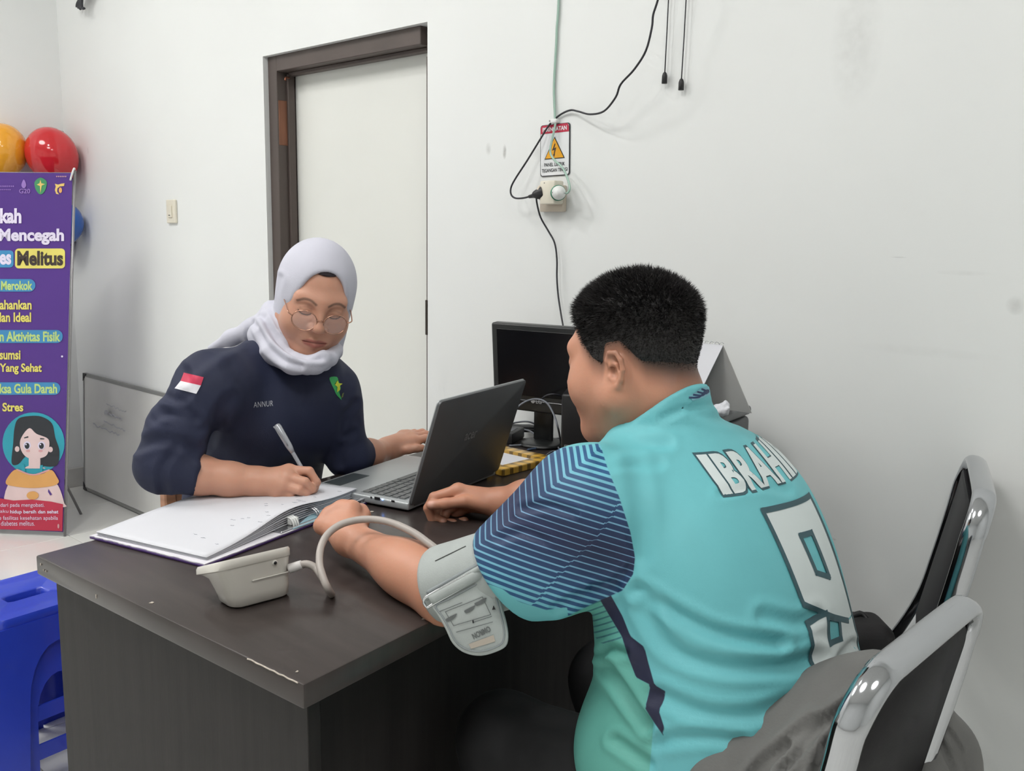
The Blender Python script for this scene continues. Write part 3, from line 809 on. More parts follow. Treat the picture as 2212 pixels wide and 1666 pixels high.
obj('end_panel', bevel_vf(panel(0.02, DLEN - 0.045, 0.955, DLEN - 0.02, 0.0, ZT - 0.034), 0.001, 1), DESK, desk)
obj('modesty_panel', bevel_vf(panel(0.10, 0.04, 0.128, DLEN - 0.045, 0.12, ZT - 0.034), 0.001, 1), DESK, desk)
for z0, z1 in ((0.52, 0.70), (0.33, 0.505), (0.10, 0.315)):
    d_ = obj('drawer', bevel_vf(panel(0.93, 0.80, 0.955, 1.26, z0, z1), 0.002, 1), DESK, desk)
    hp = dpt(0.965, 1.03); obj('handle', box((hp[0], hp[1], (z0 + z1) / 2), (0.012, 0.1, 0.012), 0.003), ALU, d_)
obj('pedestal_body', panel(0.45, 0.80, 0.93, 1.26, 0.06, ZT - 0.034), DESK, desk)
CHIP = mat('chipped_laminate', (188, 178, 166), 0.8, var=0.2, scale=200)
for x, y, w, h in [(207, 1277, 3, 9), (328, 1303, 9, 5), (642, 1452, 6, 4), (88, 1215, 3, 5), (94, 1218, 3, 4), (99, 1220, 3, 4), (915, 1338, 7, 3), (803, 1106, 9, 4)]:
    P = pz(x, y, ZT); k = depth(P) / FPX
    if y > 1250 and y not in (1277,) or x == 803: obj('laminate_chip', xf(bevel_vf(prism([(-w * k * .5, -h * k), (w * k * .4, -h * k * .6), (w * k * .5, h * k * .5), (-w * k * .3, h * k)], 0, 0.0012), 0.0003, 1), rotz(0.5), P), CHIP, desk)
    else:
        # on the front edge of the slab
        e = DF + (DL - DF) * ((x - 656) / (76.0 - 656) if False else 0)
        # walk along the slab edge to the photo column
        best = min(np.linspace(0, 1, 400), key=lambda a: abs(project(np.append(DF + (DL - DF) * a, ZT - 0.015))[0] - x))
        q = np.append(DF + (DL - DF) * best, ZT - 0.012 - 0.008 * (y > 1216))
        obj('laminate_chip', xf(box((0, 0, 0), (w * k * 0.9, 0.0016, h * k), 0.0004, 1), rotz(math.atan2(*(DF - DL)[::-1])), q), CHIP, desk)
worn = [np.append(DF + (DL - DF) * a, ZT - 0.0008) + np.array([0, -0.0002, 0]) for a in np.linspace(0.015, 0.16, 12)]
obj('worn_edge', tube([w_ + np.array([0, 0, 0.0006 * math.sin(9 * k)]) for k, w_ in enumerate(worn)], 0.0011, 5, 2), CHIP, desk)

# ================================================================== binder with papers
PAPER = mat('paper_white', (212, 213, 219), 0.65, var=0.015, scale=6)
BPUR = mat('binder_purple', (70, 44, 104), 0.45); BWH = mat('binder_lining', (226, 224, 230), 0.5, var=0.03)
bL, bF, bR = pz(193, 1160, ZT + .004), pz(441, 1223, ZT + .004), pz(800, 1083, ZT + .004)
bK = bL + (bR - bF) * 0.97
binder = empty('ring_binder', (bL + bF + bR + bK) / 4); tag(binder, 'open purple ring binder full of white papers under the woman\'s writing hand', 'binder')
def quad_slab(cs, z0, z1, bev=0.0008):
    return bevel_vf(prism([tuple(c[:2]) for c in cs], z0, z1), bev, 1)
cc = (bL + bF + bR + bK) / 4
grow = lambda P, s: cc + (P - cc) * s
obj('cover', quad_slab([bF, bR, bK, bL], ZT + 0.0005, ZT + 0.0045), BPUR, binder)
# torn white lining, with a ragged edge
rl = random.Random(5)
edge = []
for a, b in ((bF, bR), (bR, bK), (bK, bL), (bL, bF)):
    for k in range(36):
        t_ = k / 36; p = a + (b - a) * t_
        p = cc + (p - cc) * (1.0 - rl.uniform(0.0, 0.012)); edge.append(tuple(p[:2]))
obj('lining', prism(edge, ZT + 0.0046, ZT + 0.0062), BWH, binder)
sL, sF, sR = pz(207, 1151, ZT + .012), pz(446, 1207, ZT + .010), pz(772, 1057, ZT + .024)
sK = sL + (sR - sF) * np.array([1, 1, 0.2]) + np.array([-0.01, 0, 0])
def page(k, n, dz, inset):
    def fn(u, v):
        p = sL * (1 - u) * (1 - v) + sF * u * (1 - v) + sR * u * v + sK * (1 - u) * v
        c = (sL + sF + sR + sK) / 4
        p = c + (p - c) * (1 - inset)
        arch = 0.020 * u ** 3 * math.exp(-((v - 0.50) / 0.24) ** 2) + 0.004 * (1 - u) * math.sin(math.pi * v)
        p = p + np.array([0, 0, arch * (k / n) ** 0.5])
        p[2] = max(ZT + 0.0064 + dz, (p[2] - ZT - 0.0064) * (k / n) ** 0.7 + ZT + 0.0064 + dz * 0.3)
        return p
    return fn
NP = 7
for k in range(NP):
    ins = 0.0 if k == NP - 1 else 0.004 + 0.004 * ((k * 5) % 3)
    obj('paper_sheet', thick_grid(page(k + 1, NP, 0.0009 * k, ins), 16, 24, 0.0005), PAPER, binder, True)
obj('flap_sheet', thick_grid(lambda u, v: pz(560, 1022, ZT + .03) + np.array([-0.17 * u + 0.02, 0.06 + 0.05 * u - 0.10 * v, 0.012 * u + 0.006 * v]) * 0.9, 8, 8, 0.0005), PAPER, binder, True)
# faint handwriting on the top sheet
INK = mat('faint_ink', (176, 178, 188), 0.6)
ptop = page(NP, NP, 0.0009 * (NP - 1), 0.0)
for k in range(26):
    u0, v0 = 0.60 + 0.32 * rl.random(), 0.12 + 0.8 * rl.random()
    pts = [ptop(min(u0 + 0.012 * j * rl.uniform(.6, 1.2), 0.98), v0 + rl.uniform(-.003, .003)) + np.array([0, 0, 0.0007]) for j in range(4)]
    obj('ink_line', tube(pts, 0.00035, 4, 2), INK, binder)
RINGM = mat('ring_steel', (190, 190, 194), 0.2, 0.9)
rp = pz(618, 1128, ZT + 0.02)
spd = nrm((bR - bF) * np.array([1, 1, 0])); spn = np.array([-spd[1], spd[0], 0])
obj('ring_plate', xf(box((0.09, 0, 0.0), (0.24, 0.022, 0.003), 0.001, 1), frame(spd, spn, (0, 0, 1)), pz(622, 1140, ZT + .008)), RINGM, binder)
for k in range(5):
    b_ = pz(622, 1136, ZT + .008) + spd * 0.006 * k + spd * (0.05 if k > 2 else 0)
    obj('ring', tube([b_ + spn * (0.015 * math.cos(a)) + np.array([0, 0, 0.016 * math.sin(a)]) for a in np.linspace(-0.2, math.pi + .2, 9)], 0.0022, 8, 2), CABW if k < 3 else RINGM, binder, True)
obj('lever', xf(box((0.0, 0, 0.006), (0.022, 0.012, 0.014), 0.003, 2), frame(spd, spn, (0, 0, 1)), pz(633, 1132, ZT + .010)), CABW, binder)
LB = mat('pale_blue_folder', (150, 184, 196), 0.4)
f1 = [pz(x, y, ZT + .010) for x, y in ((632, 1141), (700, 1117), (700, 1100), (640, 1118))]
obj('blue_divider', quad_slab(f1, ZT + 0.0066, ZT + 0.0085), LB, binder)
f2 = [pz(x, y, ZT + .014) for x, y in ((645, 1128), (720, 1100), (760, 1075), (690, 1090))]
obj('blue_divider', quad_slab(f2, ZT + 0.0088, ZT + 0.0105), LB, binder)
obj('clamp_bar', xf(box((0, 0, 0), (0.10, 0.008, 0.006), 0.002, 2), frame(spd, spn, (0, 0, 1)), pz(762, 1087, ZT + .012)), RINGM, binder)

# ================================================================== laptop
LID = mat('laptop_lid_grey', (104, 106, 108), 0.42, 0.4, var=0.05); LSIL = mat('laptop_silver', (176, 180, 182), 0.38, 0.45, var=0.03)
LKEY = mat('laptop_key', (96, 98, 98), 0.5); LPAD = mat('laptop_touchpad', (66, 72, 74), 0.3); LSCR = mat('laptop_screen', (150, 160, 172), 0.2, emit=((170, 180, 195), 0.5))
hn = pz(882, 1086, 0.787); hf = pz(1072, 1010, 0.787)
LU = nrm((hf - hn) * np.array([1, 1, 0])); LO = np.array([LU[1], -LU[0], 0]); LW_, LD_, LHT = 0.346, 0.256, 0.230
lap = empty('laptop', hn + LU * LW_ / 2 - LO * LD_ / 2 - np.array([0, 0, hn[2] - ZT])); tag(lap, 'grey laptop open in front of the woman', 'laptop')
lb = np.array([hn[0], hn[1], ZT]); RL = frame(LU, -LO, (0, 0, 1))   # local: x along the hinge, y towards the user
base_prof = [(-0.002, 0.006), (0.0, 0.004)]
base = auto_smooth(obj('base', xf(box((LW_ / 2, LD_ / 2, 0.0125), (LW_, LD_, 0.016), 0.004, 3), RL, lb), LSIL, lap))
for x in (0.03, LW_ - 0.03):
    for y in (0.02, LD_ - 0.02): obj('rubber_foot', xf(box((x, y, 0.0023), (0.03, 0.012, 0.0045), 0.001, 1), RL, lb), BLK, base)
obj('key_bed', xf(box((LW_ / 2, 0.076, 0.0206), (0.315, 0.116, 0.0006)), RL, lb), mat('key_bed', (120, 124, 126), 0.5), base)
obj('touchpad', xf(box((0.082, 0.224, 0.0207), (0.100, 0.045, 0.0008)), RL, lb), LPAD, base)
key0 = {}
def key(x, y, w):
    k = round(w, 4)
    if k not in key0:
        key0[k] = obj('key', box((0, 0, 0.001), (w - 0.0028, 0.0148, 0.0024), 0.0006, 1), LKEY, base); o = key0[k]
    else:
        o = key0[k].copy(); COL.objects.link(o)
    P = RL @ np.array([x, y, 0.0208]) + lb
    o.location = tuple(P); o.rotation_euler = (0, 0, math.atan2(LU[1], LU[0]))
    setparent_after.append(o)
setparent_after = []
for r_, ws in enumerate([[1] * 17, [1] * 13 + [1.9] + [1] * 3, [1.4] + [1] * 12 + [1.5] + [1] * 3, [1.7] + [1] * 11 + [2.2] + [1] * 3, [2.2] + [1] * 10 + [1.7, 1] + [1] * 2, [1.2, 1, 1, 1, 5.6, 1, 1, 1, 1, 1, 1]]):
    tot = sum(ws); x = LW_ / 2 + 0.155; un = 0.31 / tot
    for w in ws:
        key(x - w * un / 2, 0.024 + r_ * 0.0186 + 0.006, round(w * un, 4)); x -= w * un
for o in setparent_after:
    mw = Matrix.LocRotScale(o.location, o.rotation_euler, o.scale)
    o.parent = base
    o.matrix_parent_inverse = Matrix.Translation(-Vector(lap.location))
    # base carries world-space vertices and sits at the laptop's inverse, so its own frame is the world
    o.matrix_parent_inverse = Matrix.Identity(4)
an = math.radians(108)
LT = -math.cos(an) * LO + math.sin(an) * np.array([0, 0, 1.0]); LNV = np.cross(LU, LT)
if LNV @ LO < 0: LNV = -LNV
RLd = frame(LU, LNV, LT); l0 = hn + np.array([0, 0, -0.004])
pv, pf = bevel_vf(prism(rrect(LW_, LHT, 0.009, 4, LW_ / 2, LHT / 2), 0, 0.007), 0.0012, 2)
lid = auto_smooth(obj('lid', xf(([(a, c, b) for a, b, c in pv], [q[::-1] for q in pf]), RLd, l0), LID, lap), 40)
obj('lid_rim', xf(tube([(x, 0.0005, z) for x, z in rrect(LW_ - 0.001, LHT - 0.001, 0.009, 4, LW_ / 2, LHT / 2)], 0.0016, 6, 1, closed=True), RLd, l0), LSIL, lid, True)
obj('screen', xf(box((LW_ / 2, -0.0006, LHT / 2 + 0.006), (LW_ - 0.016, 0.001, LHT - 0.026)), RLd, l0), LSCR, lid)
obj('hinge_bar', tube([hn + LU * 0.02 + np.array([0, 0, -0.006]), hn + LU * (LW_ - 0.02) + np.array([0, 0, -0.006])], 0.006, 12, 1), LID, lap, True)
v, f = text_vf('acer', 0.02); lv = fit(v, 0, 0, 0.048, 0.017)
c_ = ray(1017, 941); tt = ((l0 + LNV * 0.0076 - CP) @ LNV) / (c_ @ LNV); lp = CP + c_ * tt
obj('lid_lettering', ([tuple(lp + LU * (p[0] - 0.024) + LT * (p[1] - 0.0085 + 0.12 * (p[0] - 0.024) * 0) + LNV * 0.0005) for p in lv], f), mat('lid_logo', (168, 170, 172), 0.3, 0.6), lid)
# ports on the near side
def port(x, y, w, h, m, name):
    q = ray(x, y); t = ((lb - LU * 0.0004 - CP) @ LU) / (q @ LU); P = CP + q * t
    obj(name, xf(box((0, 0, 0), (w, 0.0012, h), 0.0003, 1), frame(-LO, LU, (0, 0, 1)), P - LU * 0.0003), m, base)
port(802, 1075, 0.004, 0.004, BLK, 'jack'); port(815, 1077, 0.014, 0.006, BLK, 'usb_port'); port(849, 1083, 0.008, 0.004, BLK, 'port')
port(826, 1079, 0.003, 0.003, mat('blue_led', (190, 220, 255), 0.3, emit=((90, 150, 255), 25.0)), 'power_led')

# ================================================================== monitor
mo = empty('monitor', pz(1165, 955, ZT)); tag(mo, 'black desktop monitor standing by the wall behind the laptop', 'monitor')
MU = nrm(rh * math.cos(math.radians(31)) - fh * math.sin(math.radians(31)))
MB = mat('monitor_bezel', (34, 36, 36), 0.35, var=0.1); MS = mat('monitor_screen', (16, 16, 18), 0.22, var=0.1)
mT = pd(1059, 697, 2.5); MWD, MHT = 0.42, 0.232
MV = nrm(np.array([0, 0, 1.0]) - 0.10 * fh); MV = nrm(MV - MU * (MV @ MU)); MN = np.cross(MU, MV)
if MN @ CF > 0: MN = -MN
RM = frame(MU, -MN, MV); m0 = mT - MV * MHT     # local x right, y back, z up
auto_smooth(obj('housing', xf(box((MWD / 2, 0.018, MHT / 2), (MWD, 0.03, MHT), 0.006, 3), RM, m0), MB, mo))
obj('back_bulge', xf(box((MWD / 2, 0.042, MHT / 2), (MWD * 0.6, 0.03, MHT * 0.6), 0.012, 3), RM, m0), MB, mo, True)
obj('screen', xf(box((MWD / 2, 0.0035, MHT / 2 + 0.014), (MWD - 0.034, 0.003, MHT - 0.058), 0.0008, 1), RM, m0), MS, mo)
obj('bezel_ridge', xf(box((MWD / 2, 0.002, 0.030), (MWD - 0.01, 0.004, 0.004), 0.001, 1), RM, m0), mat('bezel_gloss', (58, 60, 62), 0.2), mo)
v, f = text_vf('LG', 0.02)
q = ray(1160, 867); tt = ((m0 - CP) @ MN) / (q @ MN); lg = CP + q * tt
GR = mat('badge_grey', (170, 172, 174), 0.35, 0.3)
obj('badge_lettering', ([tuple(lg + MU * (p[0] - 0.001) + MV * (p[1] - 0.005) + MN * 0.0045) for p in fit(v, 0, 0, 0.017, 0.011)], f), GR, mo)
cv, cf = circle2(-0.010, 0.0005, 0.006); obj('badge_disc', ([tuple(lg + MU * p[0] + MV * p[1] + MN * 0.0045) for p in cv], cf), GR, mo)
mc = m0 + MU * (MWD * 0.30) + MV * 0.0
sb = np.array([mc[0], mc[1], 0]) - np.array([MN[0], MN[1], 0]) * 0.05
obj('stand_neck', bevel_vf(xf(prism([(-0.030, 0), (0.030, 0), (0.022, 0.02), (-0.022, 0.02)], ZT + 0.012, m0[2] + 0.06), frame(MU, -MN * np.array([1, 1, 0]), (0, 0, 1)), sb), 0.004), MB, mo, True)
obj('stand_base', xf(lathe([(0.062, 0.001), (0.064, 0.005), (0.055, 0.011), (0.03, 0.014), (0.005, 0.015)], 32), t=(sb[0], sb[1], ZT)), MB, mo, True)

# ================================================================== small computer tower
tw0 = pz(1210, 998, ZT); TU = nrm(rh * 0.985 - fh * 0.17); TN = np.array([-TU[1], TU[0], 0]);
if TN @ CF < 0: TN = -TN
RT = frame(TU, TN, (0, 0, 1)); THT = 0.168
pc = empty('computer_tower', tw0 + TU * 0.05 + TN * 0.1); tag(pc, 'small black computer tower standing in front of the monitor', 'computer')
PCM = mat('tower_black', (30, 30, 32), 0.4, var=0.12)
auto_smooth(obj('case', xf(box((0.075, 0.075, THT / 2 + 0.003), (0.15, 0.15, THT), 0.006, 3), RT, tw0), PCM, pc))
for x in (0.02, 0.13):
    for y in (0.02, 0.13): obj('foot', xf(lathe([(0.007, 0), (0.007, 0.004)], 10), RT, tw0 + RT @ np.array([x, y, 0])), BLK, pc)
obj('power_button', xf(tube([(0.03 + 0.010 * math.cos(a), 0.035 + 0.010 * math.sin(a), THT + 0.0035) for a in np.linspace(0, 2 * math.pi, 17)[:-1]], 0.0012, 6, 1, closed=True), RT, tw0), GR, pc, True)
sq = ray(1224, 966); tt = ((tw0 - CP) @ TN) / (sq @ TN); stp = (CP + sq * tt - tw0) @ RT
obj('sticker', xf(box((stp[0], -0.0008, stp[2]), (0.012, 0.0008, 0.011)), RT, tw0), GR, pc)
for a in (-1, 1):
    for b in (-1, 1): obj('sticker_square', xf(box((stp[0] + a * 0.0022, -0.0014, stp[2] + b * 0.0022), (0.0034, 0.0006, 0.0034)), RT, tw0), BLK, pc)
obj('side_seam', xf(box((0.10, -0.0004, 0.035), (0.10, 0.001, 0.0015)), RT, tw0), GR, pc)

# ================================================================== plaid frame, cables and bits behind the laptop
plaid = mat('yellow_black_plaid', (204, 158, 62), 0.3, coat=0.3)
q = Nodes(plaid); tcx = q.nt.nodes.new('ShaderNodeTexCoord'); spx = q.nt.nodes.new('ShaderNodeSeparateXYZ'); q.nt.links.new(tcx.outputs['Object'], spx.inputs[0])
def band(s, per, w): return q.m('LESS_THAN', q.m('FRACT', q.m('DIVIDE', q.m('ADD', s, 10.0), per)), w)
bx_, by_ = band(spx.outputs[0], 0.030, 0.42), band(spx.outputs[1], 0.030, 0.42)
q.setbase(q.mix(q.m('MULTIPLY', q.m('ADD', bx_, by_), 0.42), lin((226, 178, 70)), lin((46, 32, 14))))
px0, px1, py0, py1 = -1.745, -1.476, 1.556, 1.745
fr = empty('plaid_frame', ((px0 + px1) / 2, (py0 + py1) / 2, ZT)); tag(fr, 'flat yellow and black plaid picture frame lying beside the laptop', 'frame')
bw_ = 0.036
for c, s in [(((px0 + px1) / 2, py0 + bw_ / 2), (px1 - px0, bw_)), (((px0 + px1) / 2, py1 - bw_ / 2), (px1 - px0, bw_)), ((px0 + bw_ / 2, (py0 + py1) / 2), (bw_, py1 - py0 - 2 * bw_)), ((px1 - bw_ / 2, (py0 + py1) / 2), (bw_, py1 - py0 - 2 * bw_))]:
    obj('border', box((c[0], c[1], ZT + 0.0085), (s[0], s[1], 0.016), 0.002, 2), plaid, fr)
obj('white_sheet', box(((px0 + px1) / 2, (py0 + py1) / 2, ZT + 0.006), (px1 - px0 - 2 * bw_, py1 - py0 - 2 * bw_, 0.006)), PAPER, fr)
CG = mat('grey_cable', (112, 116, 124), 0.4); 
def deskcable(label, pts, r, m=CG):
    P = [pd(x, y, d) if d > 1.5 else pz(x, y, ZT + d) for x, y, d in pts]
    P = [np.array([p[0], p[1], max(p[2], ZT + r)]) for p in P]
    t = empty('desk_cable', P[0]); tag(t, label, 'cable', 'cables tangled below the monitor')
    obj('cord', tube(P, r, 7, 6), m, t, True)
deskcable('grey cable standing in a tall arch in front of the monitor badge', [(1090, 930, .004), (1100, 908, 2.44), (1120, 878, 2.44), (1150, 863, 2.44), (1178, 868, 2.42), (1195, 893, 2.40), (1206, 928, 2.38), (1212, 960, .004)], 0.0026)
deskcable('black cable arching from the monitor badge over the tower top', [(1168, 864, 2.44), (1180, 855, 2.42), (1195, 852, 2.40), (1215, 856, 2.42), (1235, 862, 2.46)], 0.0024, CABK)
deskcable('grey cable in a wide flat loop above the plaid frame', [(1085, 925, .02), (1110, 914, .02), (1140, 911, .03), (1160, 920, .02), (1168, 938, .004), (1160, 956, .004), (1120, 962, .004)], 0.0026)
deskcable('grey cable in a small inner loop beside the laptop lid', [(1085, 938, .01), (1110, 929, .01), (1138, 929, .012), (1156, 940, .008), (1160, 955, .004)], 0.0026)
deskcable('grey cable running straight from the plaid frame to the tower', [(1100, 963, .004), (1150, 960, .004), (1190, 950, .004), (1215, 946, .004)], 0.0026)
deskcable('bluish cable lying along the back corner of the plaid frame', [(1140, 972, .004), (1170, 966, .004), (1195, 958, .004), (1214, 962, .004)], 0.003, mat('blue_cable', (70, 88, 112), 0.4))
deskcable('thin grey cable crossing towards the tower foot', [(1150, 935, .006), (1175, 945, .008), (1195, 955, .006), (1212, 975, .004)], 0.0022)
deskcable('dark cable coiled nearest the tower foot', [(1178, 985, .003), (1195, 975, .003), (1212, 980, .003), (1235, 992, .003), (1270, 1000, .003)], 0.0022, CG)
ad = pz(1098, 952, ZT); t = empty('power_adapter', ad); tag(t, 'black power adapter brick beside the laptop lid', 'adapter')
auto_smooth(obj('brick', xf(box((0, 0, 0.016), (0.06, 0.10, 0.03), 0.005, 2), rotz(0.4), ad), BLK, t))
obj('label_plate', xf(box((0.0, 0.0, 0.0315), (0.035, 0.05, 0.0008)), rotz(0.4), ad), mat('adapter_label', (90, 92, 98), 0.5), t)
hb = pz(1135, 932, ZT); t = empty('usb_hub', hb); tag(t, 'flat black hub among the cables below the monitor', 'hub')
auto_smooth(obj('body', xf(box((0, 0, 0.009), (0.13, 0.045, 0.016), 0.004, 2), rotz(0.75), hb), BLK, t))
obj('edge_strip', xf(box((0, -0.0228, 0.010), (0.12, 0.001, 0.003)), rotz(0.75), hb), ALU, t)
pk = pz(1155, 922, ZT); t = empty('pink_clip', pk); tag(t, 'small magenta clip at the foot of the monitor', 'clip')
obj('jaw', xf(bevel_vf(prism([(-0.022, -0.008), (0.018, -0.010), (0.024, 0.004), (0.004, 0.014), (-0.018, 0.010)], 0, 0.022), 0.004), t=pk), mat('magenta_plastic', (180, 28, 96), 0.4), t, True)
obj('spring', tube([pk + np.array([0.004, 0, 0.022]), pk + np.array([0.008, 0, 0.03]), pk + np.array([0.016, 0.004, 0.026])], 0.002, 6, 4), RINGM, t, True)

# ================================================================== printer with a tent card behind the man
pr = np.array([-1.115, 1.80, ZT]); t = empty('printer', pr); tag(t, 'dark grey printer edge just showing behind the man\'s shoulder', 'printer')
PRM = mat('printer_grey', (74, 76, 78), 0.4)
RPz = rotz(math.radians(8))
auto_smooth(obj('body', xf(box((0, 0, 0.078), (0.15, 0.26, 0.154), 0.012, 3), RPz, pr), PRM, t))
obj('lid', xf(box((0, 0, 0.168), (0.155, 0.265, 0.022), 0.009, 3), RPz, pr), mat('printer_lid', (96, 98, 100), 0.35), t, True)
obj('output_tray', xf(box((-0.085, 0, 0.05), (0.04, 0.18, 0.006), 0.002, 1), RPz, pr), PRM, t)
tc0 = empty('tent_card', (-1.125, 1.84, ZT + 0.18)); tag(tc0, 'blank white tent calendar standing behind the man\'s head', 'calendar')
tA = py(1562, 746, 1.80); tB = py(1512, 742, 1.80)
wd = nrm((tB - tA) * np.array([1, 1, 0])); zt0 = ZT + 0.1795
# two leaves meeting at the top edge
top0, top1 = tA, tA + wd * 0.19
for k, (off, m_) in enumerate([(np.array([-0.03, -0.075]), PAPER), (np.array([0.055, 0.04]), mat('card_grey', (196, 196, 194), 0.6))]):
    b0 = np.array([top0[0] + off[0], top0[1] + off[1], zt0]); b1 = np.array([top1[0] + off[0], top1[1] + off[1], zt0])
    nn = nrm(np.cross(b1 - b0, top0 - b0)) * 0.0012
    V = [b0, b1, top1, top0]; V = V + [p + nn for p in V]
    obj('leaf', ([tuple(p) for p in V], [(0, 1, 2, 3), (7, 6, 5, 4), (0, 4, 5, 1), (1, 5, 6, 2), (2, 6, 7, 3), (3, 7, 4, 0)]), m_, tc0)
obj('spiral', tube([top0 + wd * (0.19 * k / 60) + np.array([0, 0, 0.003]) + 0.003 * (np.array([0, 0, 1]) * math.sin(k * 1.6) + np.cross(wd, [0, 0, 1]) * math.cos(k * 1.6)) for k in range(61)], 0.0006, 4, 1), RINGM, tc0)
ti = pd(1556, 852, 2.02); t = t_tissue = empty('tissue', (ti[0], ti[1], zt0)); tag(t, 'crumpled white tissue on the printer lid', 'tissue')
ti = np.array([ti[0], ti[1], zt0])

# ================================================================== people: shared pieces
def skin_mat(name, rgb, lip):
    m = mat(name, rgb, 0.48, var=0.05, scale=14, sub=0.25, bump=0.05, bscale=220)
    q = Nodes(m)
    c = q.mix(q.at('lip'), q.base(), lin(lip))
    c = q.mix(q.at('nail'), c, lin((226, 178, 164)))
    c = q.mix(q.at('dark'), c, lin((38, 32, 31)))
    q.setbase(c)
    return m
def head_sdf(P, o):
    fat = o.get('fat', 0.0)
    d = ell(P, (-.015, 0, .032), (.099, .077, .089))
    d = smin(d, ell(P, (.018, 0, -.022), (.072, .064 + fat * .5, .088)), .03)
    for s in (-1, 1):
        d = smin(d, cap(P, (-.005, s * (.050 + fat * .6), -.055), (.058, s * .018, -.098), .024 + fat * .5, .018), .03)
        d = smin(d, ell(P, (.050, s * .037, -.036), (.034, .030 + fat * .6, .036)), .03)
    d = smin(d, ell(P, (.070, 0, -.102), (.020, .022, .016)), .02)
    if fat > 0.006:
        d = smin(d, ell(P, (.015, 0, -.105), (.060, .052, .030)), .035)
    for s in (-1, 1):
        d = smin(d, cap(P, (.080, s * .012, .024), (.070, s * .044, .026), .013, .011), .02)
    # eye sockets, lids
    for s in (-1, 1):
        d = smax(d, -(ell(P, (.102, s * .033, .004), (.020, .019, .013))), .012)
        d = smin(d, ell(P, (.0735, s * .032, .003), (.0155, .0165, .0135)), .006)
    # nose
    d = smin(d, cap(P, (.086, 0, .022), (.106, 0, -.026), .0065, .0105), .014)
    d = smin(d, ell(P, (.104, 0, -.030), (.012, .013, .0095)), .006)
    for s in (-1, 1):
        d = smin(d, ell(P, (.094, s * .0145, -.033), (.012, .0075, .0085)), .006)
        d = smax(d, -ell(P, (.101, s * .0075, -.042), (.006, .0040, .0045)), .003)
    # mouth
    d = smin(d, ell(P, (.080, 0, -.066), (.016, .030, .020)), .015)
    for s in (-1, 1):
        d = smin(d, cap(P, (.0935, s * .004, -.0605), (.083, s * .023, -.0665), .0052, .0025), .005)
        d = smin(d, cap(P, (.0925, 0, -.0725), (.083, s * .020, -.0690), .0066, .003), .005)
    for s in (-1, 1):
        d = smax(d, -cap(P, (.1005, 0, -.0662), (.0875, s * .026, -.0672), .0016, .0012), .003)
    return d
def ear_sdf(P, s, c=(-.018, .0, -.016)):
    Q = (P * np.array([1, s, 1], np.float32) - np.array([c[0], .073, c[2]], np.float32)) / np.float32(.84)
    rim = [(.012, .006, .004), (.013, .010, .020), (.004, .015, .033), (-.012, .020, .032), (-.022, .022, .018), (-.023, .021, .002), (-.016, .017, -.014), (-.006, .012, -.026), (.006, .008, -.030)]
    d = chain(Q, rim, [.004, .0045, .0046, .0046, .0046, .0044, .0046, .0060, .0062], .003)
    R = frame(nrm((1, .55, 0)), nrm((-.55, 1, 0)), (0, 0, 1))
    d = smin(d, ell(Q, (-.006, .008, .002), (.018, .0042, .028), R), .005)
    d = smin(d, chain(Q, [(.004, .010, .016), (-.010, .016, .012), (-.013, .015, -.004), (-.006, .012, -.014)], [.003, .0035, .0035, .003], .003), .004)
    d = smax(d, -ell(Q, (.001, .014, -.002), (.008, .008, .011)), .004)
    d = smin(d, cap(Q, (.012, .004, -.006), (.010, .009, -.010), .0045, .004), .004)
    return d * np.float32(.84)
def hand_sdf(P, wrist, rw, mcps, rm, fingers, rf, thumb, rt, k=.016):
    d = None
    for m in mcps:
        e = cap(P, wrist, m, rw, rm); d = e if d is None else smin(d, e, k)
    for a, b in zip(mcps, mcps[1:]): d = smin(d, cap(P, a, b, rm), k * .6)
    for f_, m in zip(fingers, mcps):
        pts = [m] + list(f_); r = [rm * .92] + [rf * (1 - .09 * i) for i in range(len(f_))]
        d = smin(d, chain(P, pts, r, .003), .005)
    r = [rt * 1.35] + [rt * (1 - .07 * i) for i in range(len(thumb) - 1)]
    d = smin(d, chain(P, thumb, r, .004), .008)
    return d
def J(base):
    return lambda x, y, dd: pd(x, y, base + dd)
class Body:
    """one mesh made of the visible skin, its pieces meeting under the clothes"""
    def __init__(s): s.V, s.F, s.A, s.n = [], [], {k: [] for k in ('lip', 'nail', 'dark')}, 0
    def add(s, V, F, **a):
        s.V.append(V); s.F.append(F + s.n); s.n += len(V)
        for k in s.A: s.A[k].append(np.asarray(a.get(k, np.zeros(len(V)))))
    def build(s, m, parent, name='body'):
        o = obj(name, (np.concatenate(s.V), np.concatenate(s.F)), m, parent, True)
        for k in s.A: attr(o, k, np.concatenate(s.A[k]))
        return o
def loft_sdf(P, secs, n=2.3, ang=0.0):
    S = np.array(secs, float)
    z = P[:, 2]
    f = [np.interp(z, S[:, 0], S[:, i]) for i in range(1, 5)]
    x, y = P[:, 0] - f[0], P[:, 1] - f[1]
    if ang: c, s = math.cos(ang), math.sin(ang); x, y = c * x + s * y, -s * x + c * y
    q = (np.abs(x / f[2]) ** n + np.abs(y / f[3]) ** n + 1e-9) ** (1 / n)
    d = (q - 1) * np.minimum(f[2], f[3])
    d = smax(d, z - S[-1, 0], .02)
    return smax(d, S[0, 0] - z, .03).astype(np.float32)
def smooth_secs(secs, sub=6): return catmull(np.array(secs, float), sub)
def sstep(x): x = np.clip(x, 0, 1); return x * x * (3 - 2 * x)

